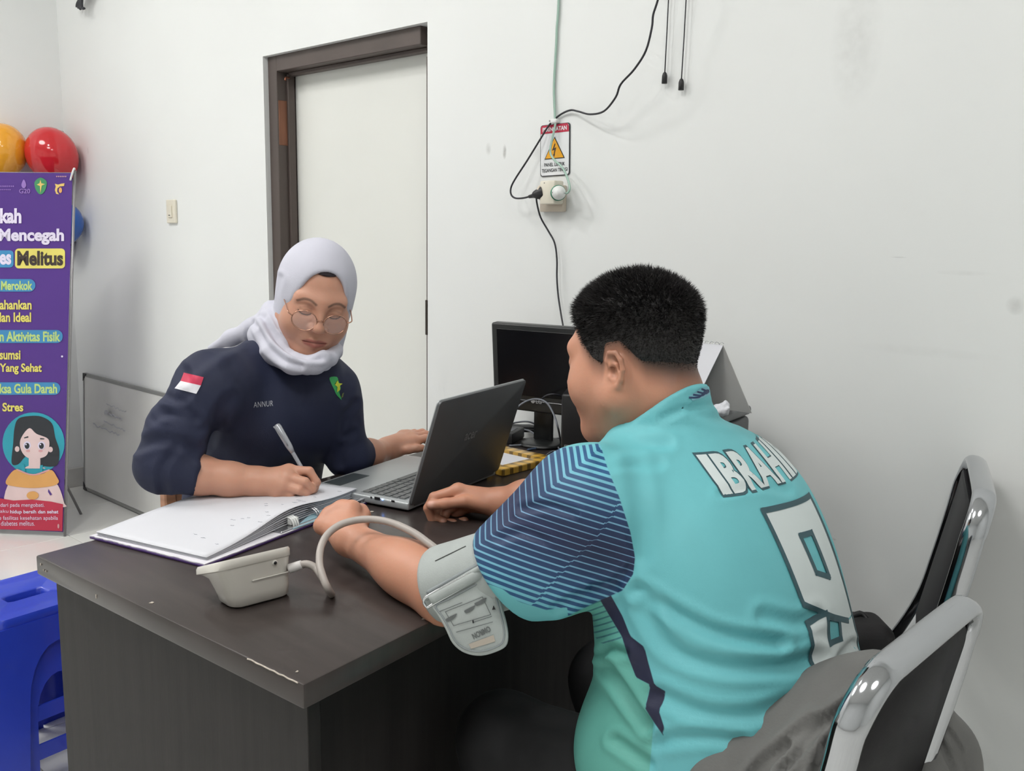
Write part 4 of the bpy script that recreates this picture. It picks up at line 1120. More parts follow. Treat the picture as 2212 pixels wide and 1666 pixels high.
# ================================================================== the man
man = empty('person', (-0.62, 1.12, 0)); tag(man, 'man in a turquoise football shirt sitting with his back turned, arm in a cuff', 'person')
SKM = skin_mat('skin_tan', (196, 140, 114), (150, 92, 82))
HMs = 0.98
HM = pd(1362, 776, 1.43)
mf = nrm([-0.985, -0.12, -0.17]); ml = nrm(np.cross([0, 0, 1], mf)); mu = np.cross(mf, ml)
rollm = math.radians(3); ml, mu = ml * math.cos(rollm) + mu * math.sin(rollm), mu * math.cos(rollm) - ml * math.sin(rollm)
RMh = frame(mf, ml, mu)
toM = lambda P: ((P - HM) @ RMh) / HMs
neckM = toM(np.array([-0.772, 1.17, 1.0]))
def man_head(P):
    d = head_sdf(P, {'fat': .014})
    for s in (-1, 1): d = smin(d, ear_sdf(P, s), .005)
    d = smin(d, cap(P, (-.030, 0, -.05), neckM * np.array([1, 1, 1]), .058, .056), .035)
    d = smin(d, ell(P, (-.075, 0, -.062), (.035, .05, .04)), .03)
    return d
HX = [-.13, -.09, -.058, -.042, -.028, -.004, .004, .022, .040, .056, .075, .1]
HZ = [-.066, -.062, -.044, -.018, .000, -.002, -.034, -.022, .004, .036, .064, .072]
def hair_mask(P): return sstep((P[:, 2] - np.interp(P[:, 0], HX, HZ) - .006) / .036)
B_ = Body()
V, F = mesh_sdf(man_head, (-.135, -.115, -.26), (.135, .115, .14), .0024)
nk = sstep((P_ := V)[:, 2] * 0)
hm = sstep((V[:, 2] - np.interp(V[:, 0], HX, HZ) + .006) / .055)
brow = np.zeros(len(V))
for s in (-1, 1):
    q = seg_dist2d(V[:, 1:], [(s * .012, .024), (s * .030, .031), (s * .048, .024)]); brow = np.maximum(brow, sstep(1.4 - q / .0035) * (V[:, 0] > .05))
    q = seg_dist2d(V[:, 1:], [(s * .020, -.003), (s * .034, -.007), (s * .047, .0)]); brow = np.maximum(brow, sstep(1.5 - q / .002) * (V[:, 0] > .045))
lipm = np.zeros(len(V))
q = seg_dist2d(V[:, 1:], [(-.022, -.0665), (0, -.064), (.022, -.0665)]); lipm = sstep(1.5 - q / .006) * (V[:, 0] > .075)
B_.add(V * HMs @ RMh.T + HM, F, dark=np.maximum(hm * .93, brow * .8), lip=lipm * .7)

ML_S = np.array([-0.800, 0.985, 0.935]); ML_E = pd(966, 1276, 1.40); ML_W = pd(757, 1163, 1.585)
JL = J(1.585)
mcpL = [JL(760, 1100, .035), JL(739, 1100, .045), JL(714, 1114, .042), JL(697, 1136, .030)]
fingL = [[JL(781, 1102, .060), JL(789, 1122, .055), JL(783, 1136, .035)], [JL(764, 1100, .080), JL(776, 1122, .085), JL(770, 1140, .06)], [JL(735, 1112, .082), JL(748, 1130, .09), JL(750, 1145, .065)], [JL(712, 1135, .068), JL(725, 1150, .075), JL(735, 1158, .05)]]
thL = [JL(768, 1150, .008), JL(782, 1128, .03), JL(786, 1112, .05), JL(776, 1102, .065)]
def man_arm_l(P):
    d = chain(P, [ML_S, ML_E], [.046, .046], 0)
    d = smin(d, cap(P, ML_E, ML_W, .044, .0265), .03)
    d = smin(d, ell(P, ML_E * .66 + ML_W * .34, (.075, .044, .041), frame(nrm(ML_W - ML_E), nrm(np.cross([0, 0, 1], ML_W - ML_E)), nrm(np.cross(ML_W - ML_E, np.cross([0, 0, 1], ML_W - ML_E))))), .03)
    d = smin(d, hand_sdf(P, ML_W, .0235, mcpL, .0140, fingL, .0100, thL, .0115, .013), .015)
    return d
lo = np.min([ML_S, ML_E, ML_W] + mcpL, 0) - .10; hi = np.max([ML_S, ML_E, ML_W] + mcpL, 0) + .10
V, F = mesh_sdf(man_arm_l, lo, hi, .0026)
nl = np.exp(-(np.linalg.norm(V - (fingL[0][2] - CF * .009), axis=1) / .007) ** 2)
B_.add(V, F, nail=nl)

MR_S = np.array([-0.795, 1.345, 0.925]); MR_E = np.array([-1.02, 1.40, 0.815]); JR = J(1.86)
MR_W = JR(1078, 1086, 0)
mcpR = [JR(990, 1060, -.005), JR(988, 1066, .016), JR(996, 1080, .034), JR(1010, 1092, .045)]
fingR = [[JR(937, 1074, -.008), JR(924, 1098, .0), JR(933, 1124, .004)], [JR(944, 1092, .016), JR(940, 1117, .012), JR(957, 1125, -.004)], [JR(962, 1108, .032), JR(960, 1128, .02), JR(980, 1130, .002)], [JR(985, 1114, .04), JR(985, 1130, .03), JR(1004, 1125, .010)]]
thR = [JR(1045, 1090, -.012), JR(1003, 1083, -.026), JR(962, 1088, -.030), JR(931, 1091, -.026)]
def man_arm_r(P):
    d = chain(P, [MR_S, MR_E, JR(1135, 1080, -.02), MR_W], [.046, .044, .036, .027], .02)
    return smin(d, hand_sdf(P, MR_W, .0235, mcpR, .0140, fingR, .0095, thR, .0112, .012), .012)
lo = np.min([MR_S, MR_E, MR_W] + mcpR + fingR[0], 0) - .08; hi = np.max([MR_S, MR_E, MR_W] + mcpR, 0) + .08
V, F = mesh_sdf(man_arm_r, lo, hi, .0026)
nl = np.exp(-(np.linalg.norm(V - (thR[3] - CF * .010 + CU * .004), axis=1) / .0065) ** 2)
for f_ in fingR[1:]: nl = np.maximum(nl, np.exp(-(np.linalg.norm(V - (f_[2] - CF * .008), axis=1) / .0045) ** 2) * .8)
B_.add(V, F, nail=nl)
MSEC = smooth_secs([(.40, -.60, 1.15, .150, .19), (.46, -.60, 1.15, .178, .208), (.55, -.61, 1.15, .178, .207), (.68, -.632, 1.15, .174, .202), (.80, -.660, 1.155, .166, .197), (.90, -.693, 1.165, .152, .200), (.975, -.727, 1.175, .130, .184), (1.025, -.755, 1.175, .098, .120), (1.060, -.775, 1.168, .070, .074)])
def man_torso(P):
    d = loft_sdf(P, MSEC, 2.2) + .012
    return smin(d, cap(P, (-.76, 1.175, .98), (-.78, 1.17, 1.04), .05), .03)
V, F = mesh_sdf(man_torso, (-.86, .90, .42), (-.38, 1.42, 1.12), .009)
B_.add(V, F)
body_m = B_.build(SKM, man)

# hair: cropped cap plus short strands
HAIR = mat('black_hair', (30, 27, 27), 0.55, var=0.3, scale=60)
def man_hair(P):
    m = hair_mask(P)
    top = sstep((P[:, 2] - .02) / .07)
    nz = np.sin(P[:, 0] * 420 + 3 * np.sin(P[:, 1] * 300)) * np.sin(P[:, 1] * 390 + 2 * np.sin(P[:, 2] * 330)) * np.sin(P[:, 2] * 410 + P[:, 0] * 90)
    d = smin(ell(P, (-.015, 0, .032), (.099, .077, .089)), ell(P, (.018, 0, -.022), (.072, .071, .088)), .03)
    d = smin(d, ell(P, (-.075, 0, -.062), (.035, .05, .04)), .03)
    return d - m * (.0012 + .0108 * top + .0016 * nz * (0.2 + top)) + .0035 * (1 - m)
V, F = mesh_sdf(man_hair, (-.14, -.115, -.09), (.13, .115, .15), .003)
keep = hair_mask(V)[F].min(1) > 0.04
F = F[keep]
N = vnormals(V, F)
hv, hf_ = [], []
fi = RNG.integers(0, len(F), 40000); fi = fi[RNG.random(len(fi)) < hair_mask(V[F[fi][:, 0]]) ** 1.5]
w = RNG.dirichlet((1, 1, 1), len(fi))
bp_ = (V[F[fi][:, :3]] * w[:, :, None]).sum(1); bn_ = N[F[fi][:, 0]]
mk = hair_mask(bp_); topm = sstep((bp_[:, 2] - .0) / .08)
ln = (.003 + .009 * topm) * RNG.uniform(.6, 1.25, len(fi)) * (0.5 + 0.5 * mk)
dr = bn_ + RNG.normal(0, .38, (len(fi), 3)) + np.array([.35, 0, -.25])
dr /= np.linalg.norm(dr, axis=1)[:, None]
sd = np.cross(dr, RNG.normal(size=(len(fi), 3))); sd /= np.linalg.norm(sd, axis=1)[:, None]
tri = np.stack([bp_ - sd * .0007 - bn_ * .002, bp_ + sd * .0007 - bn_ * .002, bp_ + dr * ln[:, None]], 1).reshape(-1, 3)
allV = np.concatenate([V, tri]) * HMs @ RMh.T + HM
ft = (np.arange(len(tri)).reshape(-1, 3) + len(V)).tolist()
obj('hair', (allV, F.tolist() + ft), HAIR, man, True)

# ---- football shirt
TEAL = (106, 186, 193); NAVY = (28, 38, 74)
JER = mat('turquoise_jersey', TEAL, 0.62, var=0.04, scale=10, bump=0.05, bscale=500)
q = Nodes(JER)
ds, dst, dsd, su, hem, sl2 = [q.at(k) for k in ('d_sleeve', 'd_stripe', 'd_side', 'su', 'd_hem', 'sfade')]
fr_ = q.m('FRACT', q.m('DIVIDE', su, 0.0086))
tri_ = q.m('ABSOLUTE', q.m('SUBTRACT', fr_, 0.5))
wid = q.m('MULTIPLY_ADD', sl2, 0.18, 0.065)
line = q.m('MULTIPLY_ADD', q.m('SUBTRACT', wid, tri_), 14.0, 0.5, clamp=True)
navy = q.mix(sl2, lin(NAVY), lin((34, 84, 130)))
lcol = q.mix(sl2, lin((112, 150, 184)), lin((110, 188, 204)))
slv = q.mix(line, navy, lcol)
fr2 = q.m('FRACT', q.m('DIVIDE', q.at('sw'), 0.0075))
thin = q.m('MULTIPLY', q.m('LESS_THAN', fr2, 0.28), q.step(q.at('d_lines'), 0.0))
c = q.mix(q.step(dsd, 0.0), q.base(), lin((98, 172, 160)))
c = q.mix(q.m('MULTIPLY', thin, 0.75), c, lin((44, 96, 112)))
c = q.mix(q.step(dst, 0.0), c, lin((30, 34, 62)))
c = q.mix(q.step(ds, 0.0), c, slv)
c = q.mix(q.m('MULTIPLY', q.step(hem, 0.0), q.step(ds, 0.0)), c, lin(TEAL))
q.setbase(c)
SLA = pd(1268, 1106, 1.300); SLB = pd(1088, 1238, 1.345); SLax = nrm(SLB - SLA)
SRB = MR_S + (MR_E - MR_S) * .7
NB_ = np.array([-.762, 1.168, 1.0]); NT_ = HM + RMh @ (np.array([-.030, 0, -.05]) * HMs) + np.array([.012, 0, 0]); COLLAR = []
for a in np.linspace(0, 2 * math.pi, 33):
    z = 1.05
    for _ in range(8):
        c_ = NB_ + (NT_ - NB_) * (z - NB_[2]) / (NT_[2] - NB_[2]); p_ = c_ + np.array([.0700 * math.cos(a), .0690 * math.sin(a), 0]); z = 1.050 + 1.0 * (p_[0] + .780)
    COLLAR.append((p_[0], p_[1], z))
def jersey(P):
    d = loft_sdf(P, MSEC, 2.25)
    # hem over the lap
    d = smin(d, ell(P, (-.70, 1.10, .60), (.125, .16, .12)), .05)
    s = cap(P, SLA, SLB, .091, .070)
    s = smin(s, ell(P, pd(1180, 1240, 1.30), (.075, .055, .055)), .05)
    s = smax(s, (P - SLB).astype(np.float32) @ SLax.astype(np.float32), .012)
    d = smin(d, s, .035)
    d = smin(d, ell(P, (-.770, 1.035, .966), (.085, .10, .052)), .05)
    d = smin(d, ell(P, (-.765, 1.290, .972), (.085, .09, .055)), .05)
    r = smax(cap(P, MR_S, SRB + (SRB - MR_S) * .2, .078, .070), (P - SRB).astype(np.float32) @ nrm(SRB - MR_S).astype(np.float32), .012)
    d = smin(d, r, .035)
    # collar: rises up the neck, open at the top
    nb, nt = NB_, NT_
    nk_ = smax(cap(P, nb, nt + (nt - nb), .0735, .0735), P[:, 2] - 1.052 - 1.0 * (P[:, 0] + .780), .004)
    d = smin(d, nk_, .03)
    d = smax(d, -cap(P, nb, nt + (nt - nb), .0660, .0665), .005)
    return smin(d, chain(P, COLLAR, .0050), .008)
V, F = mesh_sdf(jersey, (-1.06, .84, .38), (-.36, 1.50, 1.17), .0050)
V, F = fold(V, F, [
    ([(1380, 1275), (1470, 1330), (1560, 1370), (1680, 1390)], 14, .007),
    ([(1395, 1315), (1450, 1400), (1560, 1440), (1700, 1440), (1760, 1420)], 16, .007),
    ([(1420, 1500), (1520, 1540), (1620, 1545), (1700, 1520)], 16, .006),
    ([(1430, 1600), (1520, 1590), (1600, 1600)], 14, .005),
    ([(1310, 1440), (1345, 1490), (1395, 1560), (1400, 1570)], 12, .010),
    ([(1300, 1415), (1320, 1400), (1350, 1410)], 9, .008),
    ([(1330, 1600), (1400, 1650)], 12, .006),
    ([(1300, 985), (1380, 965), (1440, 960)], 12, .004), ([(1290, 1010), (1360, 1000), (1420, 1005)], 12, .003),
    ([(1430, 905), (1490, 880), (1560, 872)], 8, .003), ([(1500, 890), (1580, 905)], 12, .003),
    ([(1560, 1065), (1640, 1050), (1700, 1060)], 10, .002),
    ([(1130, 1100), (1190, 1095), (1240, 1110)], 9, .004), ([(1080, 1165), (1130, 1150), (1180, 1170)], 9, .003),
    ([(1280, 1270), (1330, 1255), (1362, 1225)], 9, .004), ([(1200, 1315), (1260, 1285), (1330, 1270)], 10, .004),
    ([(1370, 1000), (1385, 1100), (1385, 1200)], 18, .003),
    ([(1650, 1330), (1720, 1345), (1760, 1330)], 14, .004), ([(1800, 1440), (1840, 1390), (1860, 1400)], 8, .004)])
jer = obj('football_shirt', (V, F), JER, man, True)
p = project(V); dep = (V - CP) @ CF; m_px = dep / FPX
near = dep < 1.62
sleeve_poly = [(1296, 958), (1312, 1010), (1338, 1075), (1362, 1150), (1372, 1205), (1368, 1240), (1345, 1276), (1290, 1300), (1200, 1345), (1000, 1400), (950, 1150), (1100, 1000), (1190, 970)]
sd_ = poly_sd(p, sleeve_poly) * m_px
right_sl = ((V - MR_S) @ nrm(SRB - MR_S))
sd_ = np.where((V[:, 1] > 1.27), right_sl - .0, sd_)
# collar facing: chevron patch at the nape and striped front edge
attr(jer, 'd_sleeve', sd_)
ph, pdn = (p[:, 0] - 1195) * m_px, (p[:, 1] - 1050) * m_px
suv = np.maximum(-.29 * ph + .956 * pdn, -.97 * ph + .10 * pdn - .0)
shift = .5 * .0086 * (poly_sd(p, [(1340, 1085), (1420, 1085), (1420, 1400), (1080, 1400), (1180, 1270), (1290, 1160)]) > 0)
attr(jer, 'su', suv + shift + 1.0)
fade = np.clip(np.abs(suv - .058) / .10, 0, 1) ** 1.3
attr(jer, 'sfade', fade)
attr(jer, 'd_hem', poly_sd(p, [(1055, 1262), (1085, 1272), (1120, 1300), (1180, 1318), (1225, 1312), (1230, 1360), (1060, 1370), (1040, 1290)]) * m_px)
attr(jer, 'd_stripe', poly_sd(p, [(1283, 1274), (1315, 1278), (1345, 1332), (1362, 1375), (1392, 1398), (1400, 1430), (1414, 1480), (1438, 1494), (1434, 1515), (1423, 1535), (1436, 1575), (1433, 1590), (1412, 1560), (1393, 1530), (1400, 1505), (1405, 1480), (1374, 1464), (1357, 1420), (1343, 1375), (1310, 1320)]) * m_px)
attr(jer, 'd_side', poly_sd(p, [(1240, 1260), (1290, 1280), (1310, 1320), (1343, 1375), (1357, 1420), (1374, 1464), (1405, 1480), (1393, 1530), (1412, 1560), (1400, 1700), (1200, 1700), (1200, 1300)]) * m_px)
attr(jer, 'd_lines', poly_sd(p, [(1240, 1270), (1290, 1280), (1310, 1320), (1343, 1375), (1345, 1385), (1300, 1392), (1240, 1330)]) * m_px)
attr(jer, 'sw', (-.80 * (p[:, 0] - 1280) * 0 + .35 * (p[:, 0] - 1280) + (p[:, 1] - 1280) * .9) * m_px + 1.0)
tree = bvh(jer)
DKG = mat('jersey_print_outline', (52, 84, 92), 0.6); PRW = mat('jersey_print_white', (206, 216, 216), 0.55, var=0.03); JNV = mat('jersey_navy', (34, 56, 92), 0.6)
# print on the back: laid out flat on the shirt's own back and pressed on along the facing direction
BKn = nrm([1.0, -0.62, 0.06]); BKu = nrm(np.cross([0, 0, 1.0], BKn)); BKv = np.cross(BKn, BKu)
BKo = np.array([-0.60, 1.20, 0.90])
def bk2(x, y):
    hit = tree.ray_cast(Vector(CP), Vector(nrm(ray(x, y))))[0]
    P = np.array(hit) - BKo
    return np.array([P @ BKu, P @ BKv])
def bk3(p): return BKo + BKu * p[0] + BKv * p[1] + BKn * 0.6
def backprint(v, f, m, eps, name, L=0.007):
    v, f = refine(v, f, L)
    V, F = drape(tree, v, f, bk3, -BKn, eps)
    o = obj(name, (V, F), m, jer, True)
    return o
NM0, NH, SHR = 0.083, 0.045, -0.34
def sheared(v, v0=NM0): return np.stack([v[:, 0] + SHR * (v[:, 1] - v0), v[:, 1]], 1)
for ch, x0, x1 in [('I', -.114, -.098), ('B', -.095, -.067), ('R', -.064, -.033), ('A', -.035, .001), ('H', .003, .033), ('I', .037, .052), ('M', .056, .100)]:
    v, f = text_vf(ch, 0.055)
    backprint(sheared(fit(v, x0 - .0026, NM0 - .0026, x1 + .0026, NM0 + NH + .0026)), f, DKG, .0010, 'letter_outline')
    v, f = text_vf(ch, 0.045)
    backprint(sheared(fit(v, x0, NM0, x1, NM0 + NH)), f, PRW, .0020, 'letter')
n9L = [(-.059, .060), (.0, .058), (-.0016, .022), (.0113, -.024), (.005, -.069), (-.0305, -.051)]
n9R = [(.0, .058), (.064, .056), (.084, -.06), (.090, -.098), (.066, -.096), (.0285, -.0806), (.005, -.069), (.0113, -.024), (.040, -.036), (.0274, .020), (-.0016, .022)]
n9T = [(-.028, -.075), (.012, -.070), (.0136, -.076), (.0077, -.106), (.037, -.109), (.042, -.088), (.066, -.098), (.090, -.10), (.098, -.162), (-.031, -.154)]
for pl in (n9L, n9R, n9T): backprint(*poly2(pl), PRW, .0012, 'number_field')
def ribbon(pts, w, closed=False):
    P = np.array(pts + ([pts[0]] if closed else []), float); V, F = [], []
    for a, b in zip(P[:-1], P[1:]):
        t = (b - a) / np.linalg.norm(b - a); n = np.array([-t[1], t[0]]) * w / 2; a, b = a - t * w * .45, b + t * w * .45
        k = len(V); V += [a - n, b - n, b + n, a + n]; F.append((k, k + 1, k + 2, k + 3))
    return np.array(V), F
for pts, cl in [([(-.059, .060), (.064, .056), (.084, -.06), (.090, -.10), (.098, -.162)], False), ([(-.059, .060), (-.0305, -.051), (.0285, -.0806), (.066, -.097)], False), ([(-.0016, .022), (.0113, -.024), (.040, -.036), (.0274, .020)], True), ([(.012, -.071), (-.028, -.075), (-.031, -.154), (.098, -.162)], False), ([(.0136, -.076), (.0077, -.106), (.037, -.109), (.042, -.088)], True)]:
    backprint(*ribbon(pts, .0066, cl), DKG, .0020, 'number_outline')
# collar trims: chevron patch at the nape, striped edge at the front
cp_ = [(1489, 856), (1517, 838), (1536, 832), (1542, 848), (1518, 860), (1496, 866)]
v, f = refine(*poly2(cp_), 4); V, F = drape_photo(tree, v, f, .0012); obj('collar_patch', (V, F), mat('collar_blue', (120, 176, 190), 0.6), jer, True)
for k in range(4):
    a = np.array([(1490 + 9 * k, 858 - 6 * k + 1), (1510 + 8 * k, 858 - 4 * k), (1522 + 6 * k, 847 - 4 * k)], float)
    pts = catmull(a, 4); V2, F2 = [], []
    v, f = ribbon([tuple(x) for x in pts], 3.8); v, f = refine(v, f, 4)
    V, F = drape_photo(tree, v, f, .002); obj('collar_stripe', (V, F), JNV, jer, True)

# trousers, shoes
BLKC = mat('black_trousers', (24, 24, 26), 0.8, var=0.2, scale=30)
def seated_legs(hip, knees, feet, r, mt, par, h=.009):
    def fn(P):
        d = ell(P, hip + np.array([0, 0, -.02]), (r * 2.0, r * 2.1, r * 1.35))
        for k, f_, s in zip(knees, feet, (-1, 1)):
            d = smin(d, cap(P, hip + np.array([0, s * r * 1.05, .0]), k, r * 1.05, r * .82), .04)
            d = smin(d, cap(P, k, f_ + np.array([0, 0, .08]), r * .80, r * .58), .03)
        return d
    A = np.array([hip] + list(knees) + list(feet))
    V, F = mesh_sdf(fn, A.min(0) - .2, A.max(0) + .2, h)
    return obj('trousers', (V, F), mt, par, True)
def shoe(par, foot, dr, mt):
    d = nrm(dr); R = frame(d, np.cross([0, 0, 1], d), (0, 0, 1))
    def fn(P):
        q = ((P - foot) @ R).astype(np.float32)
        e = smin(ell(q, (.05, 0, .035), (.13, .045, .045)), cap(q, (-.01, 0, .05), (-.01, 0, .10), .043), .03)
        return smax(e, .004 - q[:, 2], .004)
    V, F = mesh_sdf(fn, foot - .25, foot + .25, .007)
    obj('shoe', (V, F), mt, par, True)
SHOE = mat('dark_shoe', (40, 38, 38), 0.5)
mh = np.array([-.62, 1.15, .53]); mk_ = [np.array([-.96, 1.02, .53]), np.array([-.96, 1.30, .53])]; mfe = [np.array([-.90, 1.00, 0.]), np.array([-.90, 1.32, 0.])]
seated_legs(mh, mk_, mfe, .085, BLKC, man)
for f_ in mfe: shoe(man, f_, (-1, 0, 0), SHOE)

# ================================================================== blood pressure monitor, hose and cuff
BPM = mat('monitor_ivory', (224, 220, 212), 0.22, var=0.02, coat=0.3); HOSE = mat('hose_grey', (172, 164, 158), 0.45, var=0.05)
B1, B2 = pz(503, 1323, ZT), pz(630, 1289, ZT)
e1 = nrm((B2 - B1) * np.array([1, 1, 0])); e2 = np.array([-e1[1], e1[0], 0])
if e2[0] > 0: e2 = -e2
bpo = (B1 + B2) / 2; wb_ = np.linalg.norm(B2 - B1)
bpm = empty('blood_pressure_monitor', bpo + e2 * .05); tag(bpm, 'ivory blood pressure monitor with its grey hose and arm cuff', 'monitor')
RB = frame(e1, e2, (0, 0, 1))
def bring(w, dpt_, r, cx, y0, z0, slope):
    return [tuple(RB @ np.array([x, y, z0 - slope * (y - y0)]) + bpo) for x, y in rrect(w, dpt_, r, 6, cx, y0 + dpt_ / 2)]
hs = auto_smooth(obj('housing', rings([bring(wb_ * .93, .052, .018, .002, .006, .0008, 0), bring(wb_ * 1.02, .060, .018, .001, .000, .005, 0), bring(wb_ + .007, .068, .020, -.001, -.002, .022, .02), bring(wb_ + .012, .076, .020, -.005, -.004, .048, .16), bring(wb_ + .020, .084, .018, -.009, -.006, .066, .32), bring(wb_ + .022, .086, .018, -.010, -.0065, .069, .34)]), BPM, bpm), 60)
auto_smooth(obj('top_rim', rings([bring(wb_ + .023, .087, .018, -.0105, -.007, .0685, .34), bring(wb_ + .026, .091, .018, -.0115, -.0085, .071, .35), bring(wb_ + .026, .091, .018, -.0115, -.0085, .081, .38), bring(wb_ + .022, .087, .016, -.0115, -.0065, .084, .38), bring(wb_ + .004, .069, .010, -.0115, .002, .0790, .38)]), BPM, bpm), 50)
obj('display', rings([bring(.072, .045, .004, -.0115, .012, .0752, .38), bring(.070, .043, .004, -.0115, .013, .0762, .38)]), mat('lcd_grey', (120, 128, 118), 0.2), bpm)
q_ = ray(594, 1216); tt = ((bpo - e2 * .0068 - CP) @ e2) / (q_ @ e2); jp = CP + q_ * tt
obj('power_jack', tube([jp + e2 * .004, jp - e2 * .001], .0042, 14, 1), BPM, hs, True); obj('jack_hole', tube([jp + e2 * .002, jp - e2 * .0014], .0026, 12, 1), BLK, hs, True)
obj('ridge', xf(box((0, 0, 0), (.062, .0024, .0022), .001, 2), RB, bpo - e2 * .0052 + e1 * .012 + np.array([0, 0, .043])), BPM, hs, True)
hz = [pd(630, 1227, 1.452), pd(648, 1221, 1.452), pd(664, 1219, 1.45), pd(682, 1228, 1.448), pd(697, 1250, 1.44), pz(711, 1276, ZT + .008), pz(716, 1284, ZT + .0065), pd(708, 1272, 1.425), pd(697, 1245, 1.43), pd(690, 1215, 1.45), pd(694, 1180, 1.475), pd(710, 1152, 1.495), pd(742, 1131, 1.51), pd(790, 1122, 1.515), pd(840, 1128, 1.495), pd(890, 1149, 1.46), pd(926, 1174, 1.435), pd(946, 1188, 1.425), pd(965, 1188, 1.43), pd(1000, 1190, 1.425), pd(1040, 1200, 1.41)]
hz = [np.array([p_[0], p_[1], max(p_[2], ZT + .0062)]) for p_ in hz]
obj('hose', tube(hz, .0058, 12, 7), HOSE, bpm, True)
obj('hose_plug', tube([pd(624, 1229, 1.452), pd(640, 1224, 1.452), pd(652, 1220, 1.452)], [.0075, .0075, .007], 12, 3), mat('plug_white', (216, 212, 210), 0.4), bpm, True)
CUF = mat('cuff_grey_fabric', (168, 174, 172), 0.7, var=0.05, scale=20, bump=0.12, bscale=500); CUFD = mat('cuff_trim', (140, 146, 148), 0.6)
CA, CB_ = SLB - SLax * .02, pd(948, 1266, 1.398)
cax = nrm(CB_ - CA)
cpts = [CA, CA + (CB_ - CA) * .06, CA + (CB_ - CA) * .3, CA + (CB_ - CA) * .65, CA + (CB_ - CA) * .94, CB_]
cuff = obj('arm_cuff', tube(cpts, [.050, .0565, .0585, .058, .0575, .051], 40, 3, up=-CF), CUF, bpm, True)
ct_ = bvh(cuff)
def on_cuff(x, y, e=.0):
    h_ = ct_.ray_cast(Vector(CP), Vector(nrm(ray(x, y))))[0]
    return None if h_ is None else np.array(h_) - nrm(ray(x, y)) * e
CI0 = mat('cuff_edge_ink', (86, 88, 86), 0.6)
def cuffline(pts, r, m, name, ell_=None, e=.001):
    P = [on_cuff(x, y, e) for x, y in pts]; P = [x for x in P if x is not None]
    if len(P) > 2: obj(name, tube(P, r, 6, 3, ell=ell_), m, cuff, True)
def lerp2(a, b, n=9): return [(a[0] + (b[0] - a[0]) * k / (n - 1), a[1] + (b[1] - a[1]) * k / (n - 1)) for k in range(n)]
cuffline(lerp2((924, 1281), (1058, 1207)), .0035, CUFD, 'fold_seam'); cuffline(lerp2((920, 1293), (1060, 1214)), .004, CUF, 'fold_ridge', e=.003)
cuffline(lerp2((940, 1212), (1006, 1180)), .0007, CI0, 'edge_mark'); cuffline(lerp2((1048, 1168), (1042, 1192), 5), .001, mat('cuff_print_blue', (92, 104, 132), 0.6), 'edge_mark')
FD = lambda y: 1.304 - .010 * (y - 1240) / 170.0
ring_pts = [(915, 1298), (930, 1284), (990, 1252), (1055, 1216), (1064, 1215), (1068, 1226), (1058, 1236), (995, 1272), (935, 1306), (922, 1312)]
obj('metal_ring', tube([pd(x, y, 1.300) for x, y in ring_pts], .0018, 8, 4, closed=True), mat('chrome_wire', (220, 222, 224), 0.12, 1.0), cuff, True)
obj('ring_loop', tube([pd(x, y, 1.301) for x, y in ((930, 1297), (962, 1280), (1000, 1259), (1040, 1237), (1056, 1228))], .0080, 10, 3, ell=(1.0, .7)), CUF, cuff, True)
flap = catmull(np.array([(930, 1306), (962, 1290), (1000, 1270), (1040, 1248), (1060, 1240), (1073, 1272), (1086, 1315), (1097, 1360), (1096, 1392), (1078, 1407), (1040, 1418), (1004, 1412), (978, 1392), (962, 1360), (945, 1330)]), 4, True)
pl_v = [pd(x, y, FD(y)) for x, y in flap]; n_ = len(pl_v)
fv = [tuple(p_) for p_ in pl_v] + [tuple(p_ + CF * .007) for p_ in pl_v]
flo = auto_smooth(obj('flap', bevel_vf((fv, [tuple(range(n_))[::-1], tuple(range(n_, 2 * n_))] + [(i, (i + 1) % n_, n_ + (i + 1) % n_, n_ + i) for i in range(n_)]), .0022, 2, 50), CUF, cuff), 60)
inner = [tuple(np.array([1022, 1330]) + (np.array(p_) - np.array([1022, 1330])) * .88) for p_ in flap]
obj('flap_stitching', tube([pd(x, y, FD(y) - .0006) for x, y in inner], .0012, 5, 1, closed=True), CUFD, flo)
def fprint(v, f, m, name='flap_print'): obj(name, ([tuple(pd(p_[0], p_[1], FD(p_[1]) - .0012)) for p_ in v], f), m, flo)
CI = mat('cuff_print_ink', (96, 100, 100), 0.6); CL2 = mat('cuff_print_light', (190, 194, 190), 0.6); CT = mat('cuff_print_tan', (176, 166, 154), 0.6)
v, f = text_vf('OMRON', .03); v = fit(v, -21, -6.5, 21, 6.5); a_ = math.radians(180 - 26)
v = np.stack([1040 + math.cos(a_) * v[:, 0] + math.sin(a_) * v[:, 1], 1367 + math.sin(a_) * v[:, 0] - math.cos(a_) * v[:, 1]], 1); fprint(v, f, CI, 'flap_lettering')
fprint(*poly2([(1012, 1392), (1066, 1372), (1070, 1386), (1018, 1402)]), CT, 'flap_tag')
for a, b in [((948, 1322), (998, 1302)), ((962, 1322), (1042, 1290)), ((1042, 1290), (1060, 1328)), ((980, 1352), (1060, 1328)), ((962, 1322), (980, 1352)), ((986, 1366), (1064, 1344)), ((1022, 1345), (1062, 1332))]: fprint(*ribbon([a, b], 1.3), CI)
for cx, cy, s in [(1015, 1318, 1), (1038, 1302, 1.1), (975, 1336, 1)]:
    fprint(*smooth2([(cx - 12 * s, cy + 2), (cx - 4, cy - 3), (cx + 6 * s, cy - 8 * s), (cx + 12 * s, cy - 10), (cx + 8 * s, cy - 2), (cx + 2, cy + 3), (cx - 8, cy + 7)]), CI)
fprint(*poly2([(1066, 1308), (1071, 1317), (1063, 1318)]), BLK); fprint(*poly2([(1020, 1340), (1023, 1340), (1024, 1346), (1021, 1347)]), BLK)

